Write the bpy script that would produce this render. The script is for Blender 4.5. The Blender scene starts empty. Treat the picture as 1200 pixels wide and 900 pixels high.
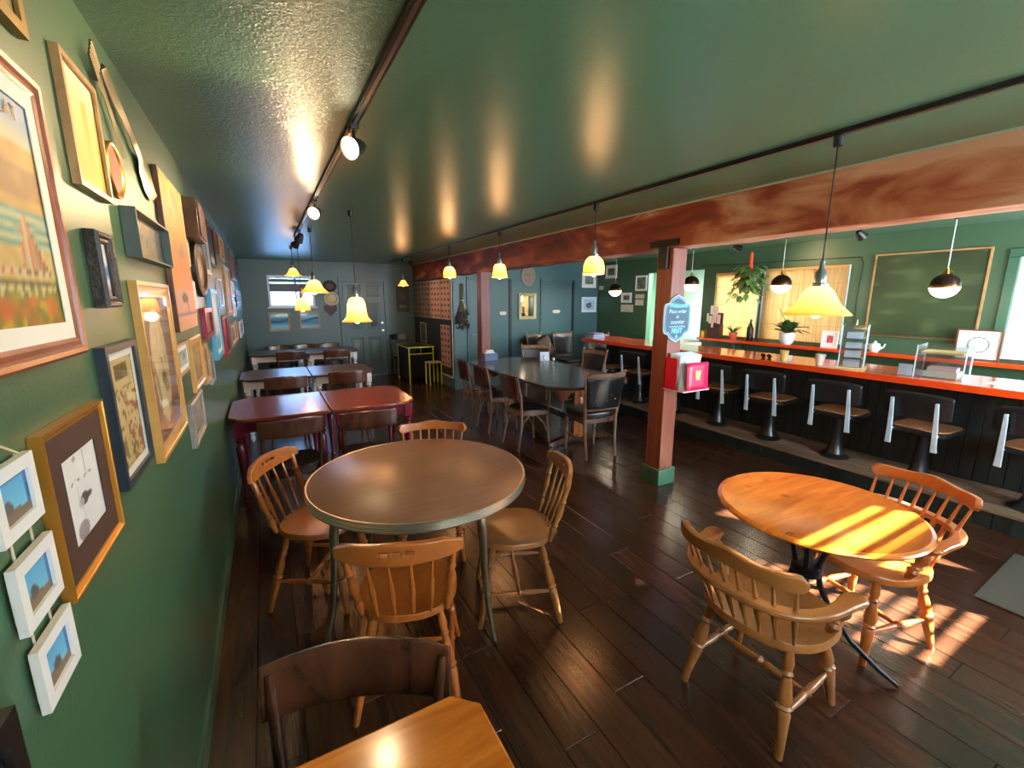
import bpy, math, random
from mathutils import Vector, Matrix, Quaternion

# ---------------------------------------------------------------- camera, sky, sun, exposure
scene = bpy.context.scene
COL = scene.collection
PI = math.pi
R = math.radians

cam_data = bpy.data.cameras.new('camera')
cam = bpy.data.objects.new('camera', cam_data)
COL.objects.link(cam)
cam.location = (0.0, 0.0, 1.70)
cam.rotation_euler = (R(90 - 11.05), 0, R(-29.24))
cam_data.sensor_width = 36.0
cam_data.lens = 15.36
cam_data.clip_start = 0.02
scene.camera = cam

world = bpy.data.worlds.new('sky')
scene.world = world
world.use_nodes = True
wn = world.node_tree
bg = wn.nodes['Background']
bg.inputs[0].default_value = (0.74, 0.88, 1.0, 1)
bg.inputs[1].default_value = 70.0

sun_d = bpy.data.lights.new('sun', 'SUN')
sun_d.energy = 210.0
sun_d.angle = R(0.6)
sun_d.color = (1.0, 0.90, 0.74)
sun = bpy.data.objects.new('sun', sun_d)
COL.objects.link(sun)
sun.location = (6, -6, 5)
SUN_DIR = Vector((-0.60, 1.0, -0.70)).normalized()
sun.rotation_euler = SUN_DIR.to_track_quat('-Z', 'Y').to_euler()

vs = scene.view_settings
vs.view_transform = 'Standard'
vs.look = 'None'
vs.exposure = 0.15
vs.gamma = 1.0
vs.use_curve_mapping = False

# room, metres: x to the right, y into the room, z up
XL, XR = -0.355, 6.45          # left wall, wall behind the bar
YF, YB, YR = -0.90, 10.05, 7.65   # street front, far wall, wall with the washroom doors
XP = 3.045                     # partition with the posters
CZ = 2.452                     # ceiling
XS, ZS = 4.60, 0.15            # step under the bar stools
random.seed(7)

# ---------------------------------------------------------------- helpers
def S(r, g, b):
    f = lambda c: (c / 255 / 12.92) if c / 255 <= 0.04045 else ((c / 255 + 0.055) / 1.055) ** 2.4
    return (f(r), f(g), f(b), 1.0)

def new_mat(name):
    m = bpy.data.materials.new(name)
    m.use_nodes = True
    return m, m.node_tree, m.node_tree.nodes['Principled BSDF']

def setp(p, **k):
    for a, b in k.items():
        p.inputs[a.replace('_', ' ')].default_value = b

def plain(name, col, rough=0.5, metal=0.0, spec=0.5, bump=0.0, bscale=60, coat=0.0, var=0.0):
    m, nt, p = new_mat(name)
    p.inputs['Base Color'].default_value = col
    p.inputs['Roughness'].default_value = rough
    p.inputs['Metallic'].default_value = metal
    p.inputs['Specular IOR Level'].default_value = spec
    p.inputs['Coat Weight'].default_value = coat
    p.inputs['Coat Roughness'].default_value = 0.12
    if bump or var:
        tc = nt.nodes.new('ShaderNodeTexCoord')
        n = nt.nodes.new('ShaderNodeTexNoise')
        n.inputs['Scale'].default_value = bscale
        n.inputs['Detail'].default_value = 3
        nt.links.new(tc.outputs['Object'], n.inputs['Vector'])
        if bump:
            b = nt.nodes.new('ShaderNodeBump')
            b.inputs['Strength'].default_value = bump
            b.inputs['Distance'].default_value = 0.01
            nt.links.new(n.outputs['Fac'], b.inputs['Height'])
            nt.links.new(b.outputs['Normal'], p.inputs['Normal'])
        if var:
            n2 = nt.nodes.new('ShaderNodeTexNoise')
            n2.inputs['Scale'].default_value = 2.3
            n2.inputs['Detail'].default_value = 5
            nt.links.new(tc.outputs['Object'], n2.inputs['Vector'])
            mx = nt.nodes.new('ShaderNodeMix'); mx.data_type = 'RGBA'
            mx.inputs[6].default_value = tuple(c * (1 - var) for c in col[:3]) + (1,)
            mx.inputs[7].default_value = tuple(min(1, c * (1 + var)) for c in col[:3]) + (1,)
            nt.links.new(n2.outputs['Fac'], mx.inputs[0])
            nt.links.new(mx.outputs[2], p.inputs['Base Color'])
    return m

def wood(name, dark, light, rough=0.35, grain=(2, 26, 26), spec=0.5, coat=0.0, contrast=1.0, rnd=0.0, knots=0.0, bump=0.05):
    """wood whose grain runs along the object's X by default (grain = stretch per axis)"""
    m, nt, p = new_mat(name)
    L = nt.links
    tc = nt.nodes.new('ShaderNodeTexCoord')
    mp = nt.nodes.new('ShaderNodeMapping')
    mp.inputs['Scale'].default_value = grain
    L.new(tc.outputs['Object'], mp.inputs['Vector'])
    oi = nt.nodes.new('ShaderNodeObjectInfo')
    vm = nt.nodes.new('ShaderNodeVectorMath'); vm.operation = 'SCALE'
    cmb = nt.nodes.new('ShaderNodeCombineXYZ')
    for i in range(3):
        L.new(oi.outputs['Random'], cmb.inputs[i])
    L.new(cmb.outputs[0], vm.inputs[0]); vm.inputs['Scale'].default_value = 37.0
    ad = nt.nodes.new('ShaderNodeVectorMath'); ad.operation = 'ADD'
    L.new(mp.outputs[0], ad.inputs[0]); L.new(vm.outputs[0], ad.inputs[1])
    n = nt.nodes.new('ShaderNodeTexNoise')
    n.inputs['Scale'].default_value = 1.0; n.inputs['Detail'].default_value = 6
    n.inputs['Roughness'].default_value = 0.62; n.inputs['Distortion'].default_value = 0.7
    L.new(ad.outputs[0], n.inputs['Vector'])
    rp = nt.nodes.new('ShaderNodeValToRGB')
    w = 0.22 / contrast
    rp.color_ramp.elements[0].position = 0.5 - w; rp.color_ramp.elements[0].color = dark
    rp.color_ramp.elements[1].position = 0.5 + w; rp.color_ramp.elements[1].color = light
    L.new(n.outputs['Fac'], rp.inputs['Fac'])
    out = rp.outputs['Color']
    if knots:
        v = nt.nodes.new('ShaderNodeTexVoronoi'); v.inputs['Scale'].default_value = 5.5
        L.new(tc.outputs['Object'], v.inputs['Vector'])
        kr = nt.nodes.new('ShaderNodeValToRGB')
        kr.color_ramp.elements[0].position = 0.03; kr.color_ramp.elements[0].color = (1, 1, 1, 1)
        kr.color_ramp.elements[1].position = 0.16; kr.color_ramp.elements[1].color = (0, 0, 0, 1)
        L.new(v.outputs['Distance'], kr.inputs['Fac'])
        mk = nt.nodes.new('ShaderNodeMath'); mk.operation = 'MULTIPLY'; mk.inputs[1].default_value = knots
        L.new(kr.outputs['Color'], mk.inputs[0])
        mx = nt.nodes.new('ShaderNodeMix'); mx.data_type = 'RGBA'
        mx.inputs[7].default_value = tuple(c * 0.25 for c in dark[:3]) + (1,)
        L.new(mk.outputs[0], mx.inputs[0]); L.new(out, mx.inputs[6]); out = mx.outputs[2]
    if rnd:
        hs = nt.nodes.new('ShaderNodeHueSaturation')
        ma = nt.nodes.new('ShaderNodeMapRange')
        ma.inputs['To Min'].default_value = 1 - rnd; ma.inputs['To Max'].default_value = 1 + rnd
        L.new(oi.outputs['Random'], ma.inputs['Value'])
        L.new(ma.outputs[0], hs.inputs['Value']); L.new(out, hs.inputs['Color']); out = hs.outputs['Color']
    L.new(out, p.inputs['Base Color'])
    p.inputs['Roughness'].default_value = rough
    p.inputs['Specular IOR Level'].default_value = spec
    p.inputs['Coat Weight'].default_value = coat
    p.inputs['Coat Roughness'].default_value = 0.15
    if bump:
        b = nt.nodes.new('ShaderNodeBump'); b.inputs['Strength'].default_value = bump; b.inputs['Distance'].default_value = 0.01
        L.new(n.outputs['Fac'], b.inputs['Height']); L.new(b.outputs['Normal'], p.inputs['Normal'])
    return m

def emit(name, col, strength, base=None, rough=0.4):
    m, nt, p = new_mat(name)
    p.inputs['Base Color'].default_value = base or col
    p.inputs['Emission Color'].default_value = col
    p.inputs['Emission Strength'].default_value = strength
    p.inputs['Roughness'].default_value = rough
    return m

def clear(name, tint=(1, 1, 1, 1), gloss=0.08, rough=0.02, edge=0.9):
    """thin clear sheet: lets light straight through and mirrors a little at the surface"""
    m = bpy.data.materials.new(name); m.use_nodes = True
    nt = m.node_tree; nt.nodes.clear()
    o = nt.nodes.new('ShaderNodeOutputMaterial')
    t = nt.nodes.new('ShaderNodeBsdfTransparent'); t.inputs[0].default_value = tint
    g = nt.nodes.new('ShaderNodeBsdfGlossy'); g.inputs['Roughness'].default_value = rough
    f = nt.nodes.new('ShaderNodeLayerWeight'); f.inputs['Blend'].default_value = 0.5
    pw = nt.nodes.new('ShaderNodeMath'); pw.operation = 'POWER'; pw.inputs[1].default_value = 5.0
    nt.links.new(f.outputs['Facing'], pw.inputs[0])
    a = nt.nodes.new('ShaderNodeMath'); a.operation = 'MULTIPLY_ADD'; a.inputs[1].default_value = edge; a.inputs[2].default_value = gloss
    a.use_clamp = True
    nt.links.new(pw.outputs[0], a.inputs[0])
    mx = nt.nodes.new('ShaderNodeMixShader')
    nt.links.new(a.outputs[0], mx.inputs[0]); nt.links.new(t.outputs[0], mx.inputs[1]); nt.links.new(g.outputs[0], mx.inputs[2])
    nt.links.new(mx.outputs[0], o.inputs[0])
    return m

def paint_mat(name, rough=0.6):
    m, nt, p = new_mat(name)
    a = nt.nodes.new('ShaderNodeVertexColor'); a.layer_name = 'paint'
    nt.links.new(a.outputs['Color'], p.inputs['Base Color'])
    p.inputs['Roughness'].default_value = rough
    return m

class MB:
    def __init__(s):
        s.v = []; s.f = []
    def add(s, vs_, fs_, M=None):
        o = len(s.v)
        s.v += [tuple(M @ Vector(p)) if M else tuple(p) for p in vs_]
        s.f += [tuple(i + o for i in f) for f in fs_]
        return s
    def box(s, x0, x1, y0, y1, z0, z1, M=None):
        v = [(x0, y0, z0), (x1, y0, z0), (x1, y1, z0), (x0, y1, z0), (x0, y0, z1), (x1, y0, z1), (x1, y1, z1), (x0, y1, z1)]
        return s.add(v, [(3, 2, 1, 0), (4, 5, 6, 7), (0, 1, 5, 4), (1, 2, 6, 5), (2, 3, 7, 6), (3, 0, 4, 7)], M)
    def prism(s, poly, z0, z1, M=None):
        n = len(poly)
        v = [(x, y, z0) for x, y in poly] + [(x, y, z1) for x, y in poly]
        f = [tuple(range(n - 1, -1, -1)), tuple(range(n, 2 * n))] + [(i, (i + 1) % n, n + (i + 1) % n, n + i) for i in range(n)]
        return s.add(v, f, M)
    def loops(s, rings, cap0=True, cap1=True, closed=False, M=None):
        n = len(rings[0]); v = [p for r in rings for p in r]; f = []
        m = len(rings)
        for k in range(m if closed else m - 1):
            a, b = k * n, ((k + 1) % m) * n
            f += [(a + i, a + (i + 1) % n, b + (i + 1) % n, b + i) for i in range(n)]
        if not closed:
            if cap0: f.append(tuple(range(n - 1, -1, -1)))
            if cap1: f.append(tuple(range((m - 1) * n, m * n)))
        return s.add(v, f, M)
    def lathe(s, prof, n=20, M=None, cap=True):
        rings = [[(r * math.cos(2 * PI * i / n), r * math.sin(2 * PI * i / n), z) for i in range(n)] for r, z in prof]
        return s.loops(rings, cap, cap, M=M)
    def turn(s, p0, p1, prof, n=10):
        p0 = Vector(p0); p1 = Vector(p1); d = p1 - p0
        q = d.to_track_quat('Z', 'Y').to_matrix().to_4x4()
        return s.lathe([(r, t * d.length) for t, r in prof], n, Matrix.Translation(p0) @ q)
    def tube(s, pts, r, n=8, closed=False):
        pts = [Vector(p) for p in pts]; m = len(pts); rings = []; prev = None
        for i, p in enumerate(pts):
            if closed: t = pts[(i + 1) % m] - pts[i - 1]
            else: t = pts[min(i + 1, m - 1)] - pts[max(i - 1, 0)]
            t.normalize()
            if prev is None:
                up = Vector((0, 0, 1)) if abs(t.z) < 0.9 else Vector((1, 0, 0))
                a = t.cross(up).normalized()
            else:
                a = (prev - t * prev.dot(t)).normalized()
            prev = a; b = t.cross(a)
            rr = r[i] if isinstance(r, (list, tuple)) else r
            rings.append([tuple(p + a * (rr * math.cos(2 * PI * k / n)) + b * (rr * math.sin(2 * PI * k / n))) for k in range(n)])
        return s.loops(rings, closed=closed)
    def sweep(s, pts, sec, up=(0, 0, 1), closed=False):
        """sec: list of (side, up) offsets, or a function of the fraction along the path"""
        pts = [Vector(p) for p in pts]; m = len(pts); rings = []; up = Vector(up)
        for i, p in enumerate(pts):
            if closed: t = pts[(i + 1) % m] - pts[i - 1]
            else: t = pts[min(i + 1, m - 1)] - pts[max(i - 1, 0)]
            t.normalize(); a = t.cross(up).normalized(); b = a.cross(t).normalized()
            sc = sec(i / (m - 1)) if callable(sec) else sec
            rings.append([tuple(p + a * x + b * y) for x, y in sc])
        return s.loops(rings, closed=closed)
    def grid(s, fn, nu, nv, skip=None):
        v = [fn(i / nu, j / nv) for j in range(nv + 1) for i in range(nu + 1)]
        f = [(j * (nu + 1) + i, j * (nu + 1) + i + 1, (j + 1) * (nu + 1) + i + 1, (j + 1) * (nu + 1) + i)
             for j in range(nv) for i in range(nu) if not (skip and skip(i, j))]
        return s.add(v, f)
    def sphere(s, c, r, n=12, m=8, sq=(1, 1, 1)):
        prof = [(max(1e-4, math.sin(PI * k / m)) * r, -math.cos(PI * k / m) * r) for k in range(m + 1)]
        return s.lathe(prof, n, Matrix.Translation(c) @ Matrix.Diagonal((*sq, 1)))
    def mesh(s, name, mat=None, smooth=38):
        me = bpy.data.meshes.new(name)
        me.from_pydata(s.v, [], s.f); me.update()
        if smooth:
            me.shade_smooth(); me.set_sharp_from_angle(angle=R(smooth))
        if mat: me.materials.append(mat)
        return me
    def build(s, name, mat, parent=None, smooth=38, bevel=0.0, segs=2, solid=0.0, loc=None, label=None):
        o = bpy.data.objects.new(name, s.mesh(name, mat, smooth))
        COL.objects.link(o)
        if parent is not None: o.parent = parent
        if loc is not None: o.location = loc
        if solid:
            md = o.modifiers.new('thickness', 'SOLIDIFY'); md.thickness = solid; md.offset = 0
        if bevel:
            md = o.modifiers.new('edge', 'BEVEL'); md.width = bevel; md.segments = segs; md.limit_method = 'ANGLE'
            md.angle_limit = R(40)
        if label: o['label'] = label
        return o

def box(name, mat, x0, x1, y0, y1, z0, z1, parent=None, bevel=0.0, label=None):
    return MB().box(x0, x1, y0, y1, z0, z1).build(name, mat, parent, bevel=bevel, label=label)

def obj_from(me, name, parent=None, loc=(0, 0, 0), rot=(0, 0, 0), scale=(1, 1, 1)):
    o = bpy.data.objects.new(name, me); COL.objects.link(o)
    if parent is not None: o.parent = parent
    o.location = loc; o.rotation_euler = rot; o.scale = scale
    return o

def tag(o, label, cat=None, group=None, kind=None):
    o['label'] = label
    if cat: o['category'] = cat
    if group: o['group'] = group
    if kind: o['kind'] = kind
    return o

def thing(name, label, cat, loc=(0, 0, 0), rotz=0.0, group=None):
    o = bpy.data.objects.new(name, None); COL.objects.link(o)
    o.empty_display_size = 0.1
    o.location = loc; o.rotation_euler = (0, 0, rotz)
    return tag(o, label, cat, group)

def structure(o, label):
    return tag(o, label, None, None, 'structure')

KIDS = {}
def dup(root, label, loc, rotz, group=None):
    r = root.copy(); COL.objects.link(r); r.location = loc; r.rotation_euler = (0, 0, rotz)
    r['label'] = label
    if group: r['group'] = group
    for ch in list(root.children):
        c = ch.copy(); COL.objects.link(c); c.parent = r
        for g in list(ch.children):
            d = g.copy(); COL.objects.link(d); d.parent = c
    return r

# ---------------------------------------------------------------- materials
GREEN = S(60, 94, 68)
M_wall = plain('green_wall_paint', GREEN, 0.40, bump=0.07, bscale=120, spec=0.5)
M_wall_daylit = plain('green_paint_daylight_tint', S(72, 104, 108), 0.36, bump=0.06, bscale=120)  # same green paint, blue daylight tint mixed into its colour
M_trimgreen = plain('green_trim_paint', S(56, 98, 76), 0.4)
M_dkgreen = plain('blackish_green_board_paint', S(24, 34, 32), 0.42, bump=0.05, bscale=30)
M_black = plain('black_metal', S(20, 20, 22), 0.4)
M_steel = plain('brushed_steel', S(190, 195, 200), 0.28, metal=1.0)
M_brass = plain('brass', S(200, 150, 80), 0.3, metal=1.0)
M_iron = plain('dark_iron', S(34, 34, 38), 0.42, metal=0.6)
M_white = plain('white_paint', S(225, 228, 228), 0.45)
M_cream = plain('cream_card', S(226, 220, 205), 0.7)
M_plank = wood('dark_floor_wood', S(35, 20, 13), S(72, 44, 29), 0.24, grain=(22, 1.6, 22), rnd=0.32, bump=0.10, contrast=0.9)
M_tread = wood('worn_tread_wood', S(84, 66, 52), S(146, 122, 100), 0.45, grain=(22, 1.4, 22), rnd=0.4)
M_beam = wood('red_brown_beam_wood', S(96, 40, 22), S(176, 96, 58), 0.5, grain=(14, 1.0, 14), contrast=0.8, bump=0.3)
M_post = wood('red_brown_post_wood', S(86, 37, 24), S(138, 72, 48), 0.42, grain=(16, 16, 1.2), contrast=0.8, bump=0.2)
M_orange = plain('orange_red_varnish', S(226, 72, 22), 0.16, coat=0.6, var=0.12)
M_pine = wood('orange_pine_varnish', S(168, 84, 20), S(226, 134, 44), 0.18, grain=(2.2, 15, 15), coat=0.5, knots=0.6, bump=0.0)
M_honey = wood('honey_maple', S(142, 72, 24), S(192, 110, 46), 0.3, grain=(14, 14, 14), contrast=0.5, coat=0.25)
M_honey2 = wood('pale_maple', S(122, 74, 33), S(168, 110, 56), 0.32, grain=(14, 14, 14), contrast=0.5, coat=0.25)
M_cherry = wood('cherry_top', S(100, 40, 20), S(134, 60, 30), 0.22, grain=(2, 14, 14), contrast=0.5, coat=0.0, spec=0.8, bump=0.0)
M_walnut = wood('walnut_top', S(54, 34, 28), S(92, 64, 52), 0.28, grain=(2, 18, 18), coat=0.0, spec=0.9, bump=0.0)
M_bent = wood('dark_bentwood', S(46, 24, 16), S(88, 50, 32), 0.25, grain=(12, 12, 4), coat=0.4)
M_taupe = wood('taupe_laminate', S(128, 86, 62), S(152, 106, 80), 0.38, grain=(1.6, 40, 40), contrast=0.7, bump=0.0)
M_rimmetal = plain('ribbed_aluminium', S(180, 172, 160), 0.33, metal=0.9)
M_legmetal = plain('bronze_tube_steel', S(150, 138, 116), 0.3, metal=0.9)
M_crimson = plain('crimson_paint', S(108, 16, 42), 0.25, coat=0.3)
M_basewhite = plain('white_table_paint', S(214, 220, 226), 0.35)
M_leather = plain('black_leather', S(18, 18, 20), 0.28, bump=0.15, bscale=90)
M_vinyl = plain('black_vinyl', S(26, 27, 30), 0.3)
M_grayoak = wood('grey_brown_chair_wood', S(92, 70, 56), S(140, 110, 90), 0.35, grain=(12, 12, 4))
M_glassart = clear('picture_glass', gloss=0.03, rough=0.03, edge=0.3)
M_acrylic = clear('clear_acrylic', (0.95, 0.98, 1.0, 1), gloss=0.16, rough=0.12)
M_paint = paint_mat('painted_print', 0.55)
M_paintgloss = paint_mat('glossy_print', 0.25)

# ================================================================ the room
def wall_cells(mb, axis, at, thick, u0, u1, z0, z1, holes):
    """a wall slab with rectangular openings; axis 'x' = plane at x, running along y"""
    us = sorted({u0, u1, *[h[0] for h in holes], *[h[1] for h in holes]})
    zs = sorted({z0, z1, *[h[2] for h in holes], *[h[3] for h in holes]})
    for a, b in zip(us, us[1:]):
        for c, d in zip(zs, zs[1:]):
            um, zm = (a + b) / 2, (c + d) / 2
            if any(h[0] < um < h[1] and h[2] < zm < h[3] for h in holes): continue
            if axis == 'x': mb.box(min(at, at + thick), max(at, at + thick), a, b, c, d)
            else: mb.box(a, b, min(at, at + thick), max(at, at + thick), c, d)
    return mb

# ceiling: satin green over a hand-textured plaster
M_ceil, nt, p = new_mat('green_ceiling_paint')
setp(p, Base_Color=S(80, 122, 96), Roughness=0.30)
p.inputs['Specular IOR Level'].default_value = 0.6
tc = nt.nodes.new('ShaderNodeTexCoord')
n1 = nt.nodes.new('ShaderNodeTexNoise'); n1.inputs['Scale'].default_value = 55; n1.inputs['Detail'].default_value = 4
n1.inputs['Roughness'].default_value = 0.6; n1.inputs['Distortion'].default_value = 1.2
nt.links.new(tc.outputs['Object'], n1.inputs['Vector'])
bmp = nt.nodes.new('ShaderNodeBump')
sxc = nt.nodes.new('ShaderNodeSeparateXYZ'); nt.links.new(tc.outputs['Object'], sxc.inputs[0])
rgh = nt.nodes.new('ShaderNodeMapRange'); rgh.inputs['From Min'].default_value = 0.38; rgh.inputs['From Max'].default_value = 0.55   # coarse plaster on the picture-wall side of the track
rgh.inputs['To Min'].default_value = 0.30; rgh.inputs['To Max'].default_value = 0.09
nt.links.new(sxc.outputs['X'], rgh.inputs['Value']); nt.links.new(rgh.outputs[0], bmp.inputs['Strength'])
bmp.inputs['Distance'].default_value = 0.012
nt.links.new(n1.outputs['Fac'], bmp.inputs['Height']); nt.links.new(bmp.outputs['Normal'], p.inputs['Normal'])
structure(box('ceiling', M_ceil, XL - 0.1, 8.7, YF - 0.1, YB + 0.1, CZ, CZ + 0.1), 'glossy dark green ceiling with a rough plaster texture')

# left wall (picture wall) and its skirting
structure(box('wall_left', M_wall, XL - 0.12, XL, YF - 0.1, YB + 0.1, 0, CZ), 'dark green wall crowded with framed pictures')
structure(box('baseboard_left', M_wall, XL, XL + 0.018, YF, YB, 0, 0.10, bevel=0.006), 'green painted skirting board under the picture wall')

# far wall with its small window
WB = (0.10, 0.945, 1.53, 2.16)
structure(wall_cells(MB(), 'y', YB, 0.12, XL - 0.1, XP + 0.1, 0, CZ, [WB]).build('wall_back', M_wall_daylit, smooth=0), 'grey-green far wall with a small window and a panelled door')
# washroom block
structure(box('wall_partition', M_wall_daylit, XP, XP + 0.12, YR + 0.0, YB, 0, CZ), 'side of the washroom block covered with bird posters')
structure(box('wall_washroom', M_wall_daylit, XP + 0.12, XR + 0.12, YR, YR + 0.12, 0, CZ), 'green-grey board wall with two flush washroom doors')

# wall behind the bar, with the two doorways to the kitchen, two shaded hatches and a street window
DOOR_A = (5.70, 6.19, 0.0, 2.18)
DOOR_B = (4.97, 5.45, 0.0, 2.18)
HATCH_1 = (4.01, 4.70, 1.12, 2.09)
HATCH_2 = (2.87, 3.91, 1.12, 2.11)
WIN_R = (0.25, 1.42, 1.13, 2.10)
structure(wall_cells(MB(), 'x', XR, 0.12, YF - 0.1, YR, 0, CZ, [DOOR_A, DOOR_B, HATCH_1, HATCH_2, WIN_R]).build('wall_right', M_wall, smooth=0), 'green wall behind the bar with hatches, chalkboard and shelf')

# street front behind the photographer, with three windows
FW = [(0.35, 1.75, 0.95, 2.15), (2.75, 4.25, 0.95, 2.12), (4.75, 6.05, 0.95, 2.15)]
structure(wall_cells(MB(), 'y', YF - 0.12, 0.12, XL - 0.1, XR + 0.1, 0, CZ, FW).build('wall_front', M_wall, smooth=0), 'green street-side wall with three windows')

# kitchen beyond the bar wall
M_kit = plain('pale_kitchen_paint', S(212, 226, 214), 0.5)
M_kitg = plain('mint_kitchen_paint', S(140, 190, 160), 0.5)
structure(box('wall_kitchen', M_kit, 8.5, 8.6, 2.0, YR + 0.1, 0, CZ), 'pale kitchen wall seen through the doorway')
structure(box('wall_kitchen_end', M_kitg, XR + 0.12, 8.5, YR, YR + 0.1, 0, CZ), 'mint green end wall of the kitchen')
structure(box('wall_kitchen_side', M_kit, XR + 0.12, 8.5, 1.95, 2.05, 0, CZ), 'pale side wall of the kitchen')
M_slab = plain('dark_slab', S(52, 40, 34), 0.5)

# floor: a dark sub-floor with single planks on it
fl = structure(box('floor', M_slab, XL - 0.1, 8.7, YF - 0.1, YB + 0.1, -0.10, -0.013), 'dark stained wood plank floor')
PW, PL = 0.172, 1.34
plank_me = None
def plank_mesh():
    c = 0.0022
    w, l, h = PW / 2 - 0.0012, PL / 2 - 0.0012, 0.012
    r = lambda dx, z: [(-w + dx, -l + dx, z), (w - dx, -l + dx, z), (w - dx, l - dx, z), (-w + dx, l - dx, z)]
    mb = MB(); mb.loops([r(0, -h), r(0, -c), r(c, 0)])
    return mb.mesh('plank', M_plank, smooth=0)
plank_me = plank_mesh()
x = XL; k = 0
while x < XS - 0.02:
    w = min(PW, XS - x)
    y = YF - random.random() * PL
    while y < YB:
        a, b = max(y, YF), min(y + PL, YB if x < XP else YR)
        if b - a > 0.08:
            obj_from(plank_me, 'plank', fl, (x + w / 2, (a + b) / 2, 0), scale=(w / PW, (b - a) / PL, 1))
        y += PL
    x += PW; k += 1
# bar side floor level
M_barfloor = plain('dark_bar_floor', S(60, 52, 46), 0.5)
structure(box('floor_bar', M_barfloor, XS, 8.55, YF, YR, -0.013, 0.0), 'dark floor behind the bar')

# step below the stools: vertical boards in front, worn planks on top
st = structure(box('trim_1', M_dkgreen, XS + 0.02, 5.22, YF, 6.35, 0.0, ZS - 0.02), 'low platform under the bar stools')
board_me = MB().box(-0.008, 0.008, -0.047, 0.047, 0, ZS - 0.02).mesh('board', M_dkgreen, 0)
y = YF + 0.05
while y < 6.33:
    obj_from(board_me, 'board', st, (XS + 0.011 + random.uniform(-.001, .001), y, 0.0)); y += 0.0985
tp_me = None
for i in range(4):
    y = YF - i * 0.37
    while y < 6.35:
        a, b = max(y, YF), min(y + 1.5, 6.35)
        if b - a > 0.05:
            if tp_me is None:
                tp_me = MB().box(-0.0815, 0.0815, -0.75, 0.75, -0.02, 0).mesh('plank', M_tread, 0)
            obj_from(tp_me, 'plank', st, (XS - 0.008 + 0.0825 + i * 0.166, (a + b) / 2, ZS), scale=(1, (b - a - 0.003) / 1.5, 1))
        y += 1.5
# bar front clad in vertical boards
bf = structure(box('wall_bar', M_dkgreen, 5.23, 5.30, YF, 5.92, 0.0, 0.985), 'dark vertical-board front of the bar')
bfm = MB().box(-0.007, 0.007, -0.044, 0.044, ZS, 0.985).mesh('board', M_dkgreen, 0)
y = YF + 0.05
while y < 5.88:
    obj_from(bfm, 'board', bf, (5.222 + random.uniform(-.0015, .0015), y, 0.0)); y += 0.0935

# the long beam and its two posts
bm = MB()
N = 36
def beam_ring(y):
    j = lambda a: a + random.uniform(-.006, .006)
    return [(j(3.018), y, j(2.118)), (j(3.27), y, j(2.118)), (j(3.27), y, CZ + 0.0), (j(3.018), y, CZ + 0.0)]
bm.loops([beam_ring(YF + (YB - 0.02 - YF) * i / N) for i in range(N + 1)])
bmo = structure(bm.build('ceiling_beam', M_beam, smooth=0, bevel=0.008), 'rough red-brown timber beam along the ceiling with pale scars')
MB().box(3.008, 3.016, YF, YB - .02, CZ - .012, CZ).build('caulk_line', plain('pale_caulk', S(170, 190, 170), .6), bmo)
# beam material: darker streaks and pale bare patches
nt = M_beam.node_tree; pb = nt.nodes['Principled BSDF']
src = pb.inputs['Base Color'].links[0].from_socket
tcb = nt.nodes.new('ShaderNodeTexCoord'); mpb = nt.nodes.new('ShaderNodeMapping'); mpb.inputs['Scale'].default_value = (2, 1.1, 3.2)
mpb.inputs['Rotation'].default_value = (0.12, 0, 0)
nt.links.new(tcb.outputs['Object'], mpb.inputs['Vector'])
nb = nt.nodes.new('ShaderNodeTexNoise'); nb.inputs['Scale'].default_value = 1.4; nb.inputs['Detail'].default_value = 5; nb.inputs['Distortion'].default_value = 0.8
nt.links.new(mpb.outputs[0], nb.inputs['Vector'])
rb = nt.nodes.new('ShaderNodeValToRGB')
e = rb.color_ramp.elements
e[0].position = 0.32; e[0].color = S(62, 30, 26)
e[1].position = 0.70; e[1].color = S(214, 170, 136)
for pos, c in ((0.42, S(116, 42, 26)), (0.52, S(146, 70, 42)), (0.60, S(186, 120, 82))):
    q = rb.color_ramp.elements.new(pos); q.color = c
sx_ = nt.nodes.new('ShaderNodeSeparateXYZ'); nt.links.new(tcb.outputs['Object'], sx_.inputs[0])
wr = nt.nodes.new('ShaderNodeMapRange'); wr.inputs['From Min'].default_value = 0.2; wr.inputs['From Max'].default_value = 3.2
wr.inputs['To Min'].default_value = 0.22; wr.inputs['To Max'].default_value = -0.06        # paler towards the street end
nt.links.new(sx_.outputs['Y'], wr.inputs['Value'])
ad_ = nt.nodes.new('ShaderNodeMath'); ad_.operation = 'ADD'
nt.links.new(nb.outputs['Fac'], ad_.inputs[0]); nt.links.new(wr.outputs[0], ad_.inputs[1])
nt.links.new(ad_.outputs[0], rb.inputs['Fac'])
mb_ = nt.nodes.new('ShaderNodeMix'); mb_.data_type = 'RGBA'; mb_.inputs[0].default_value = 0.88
nt.links.new(src, mb_.inputs[6]); nt.links.new(rb.outputs['Color'], mb_.inputs[7]); nt.links.new(mb_.outputs[2], pb.inputs['Base Color'])

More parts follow.
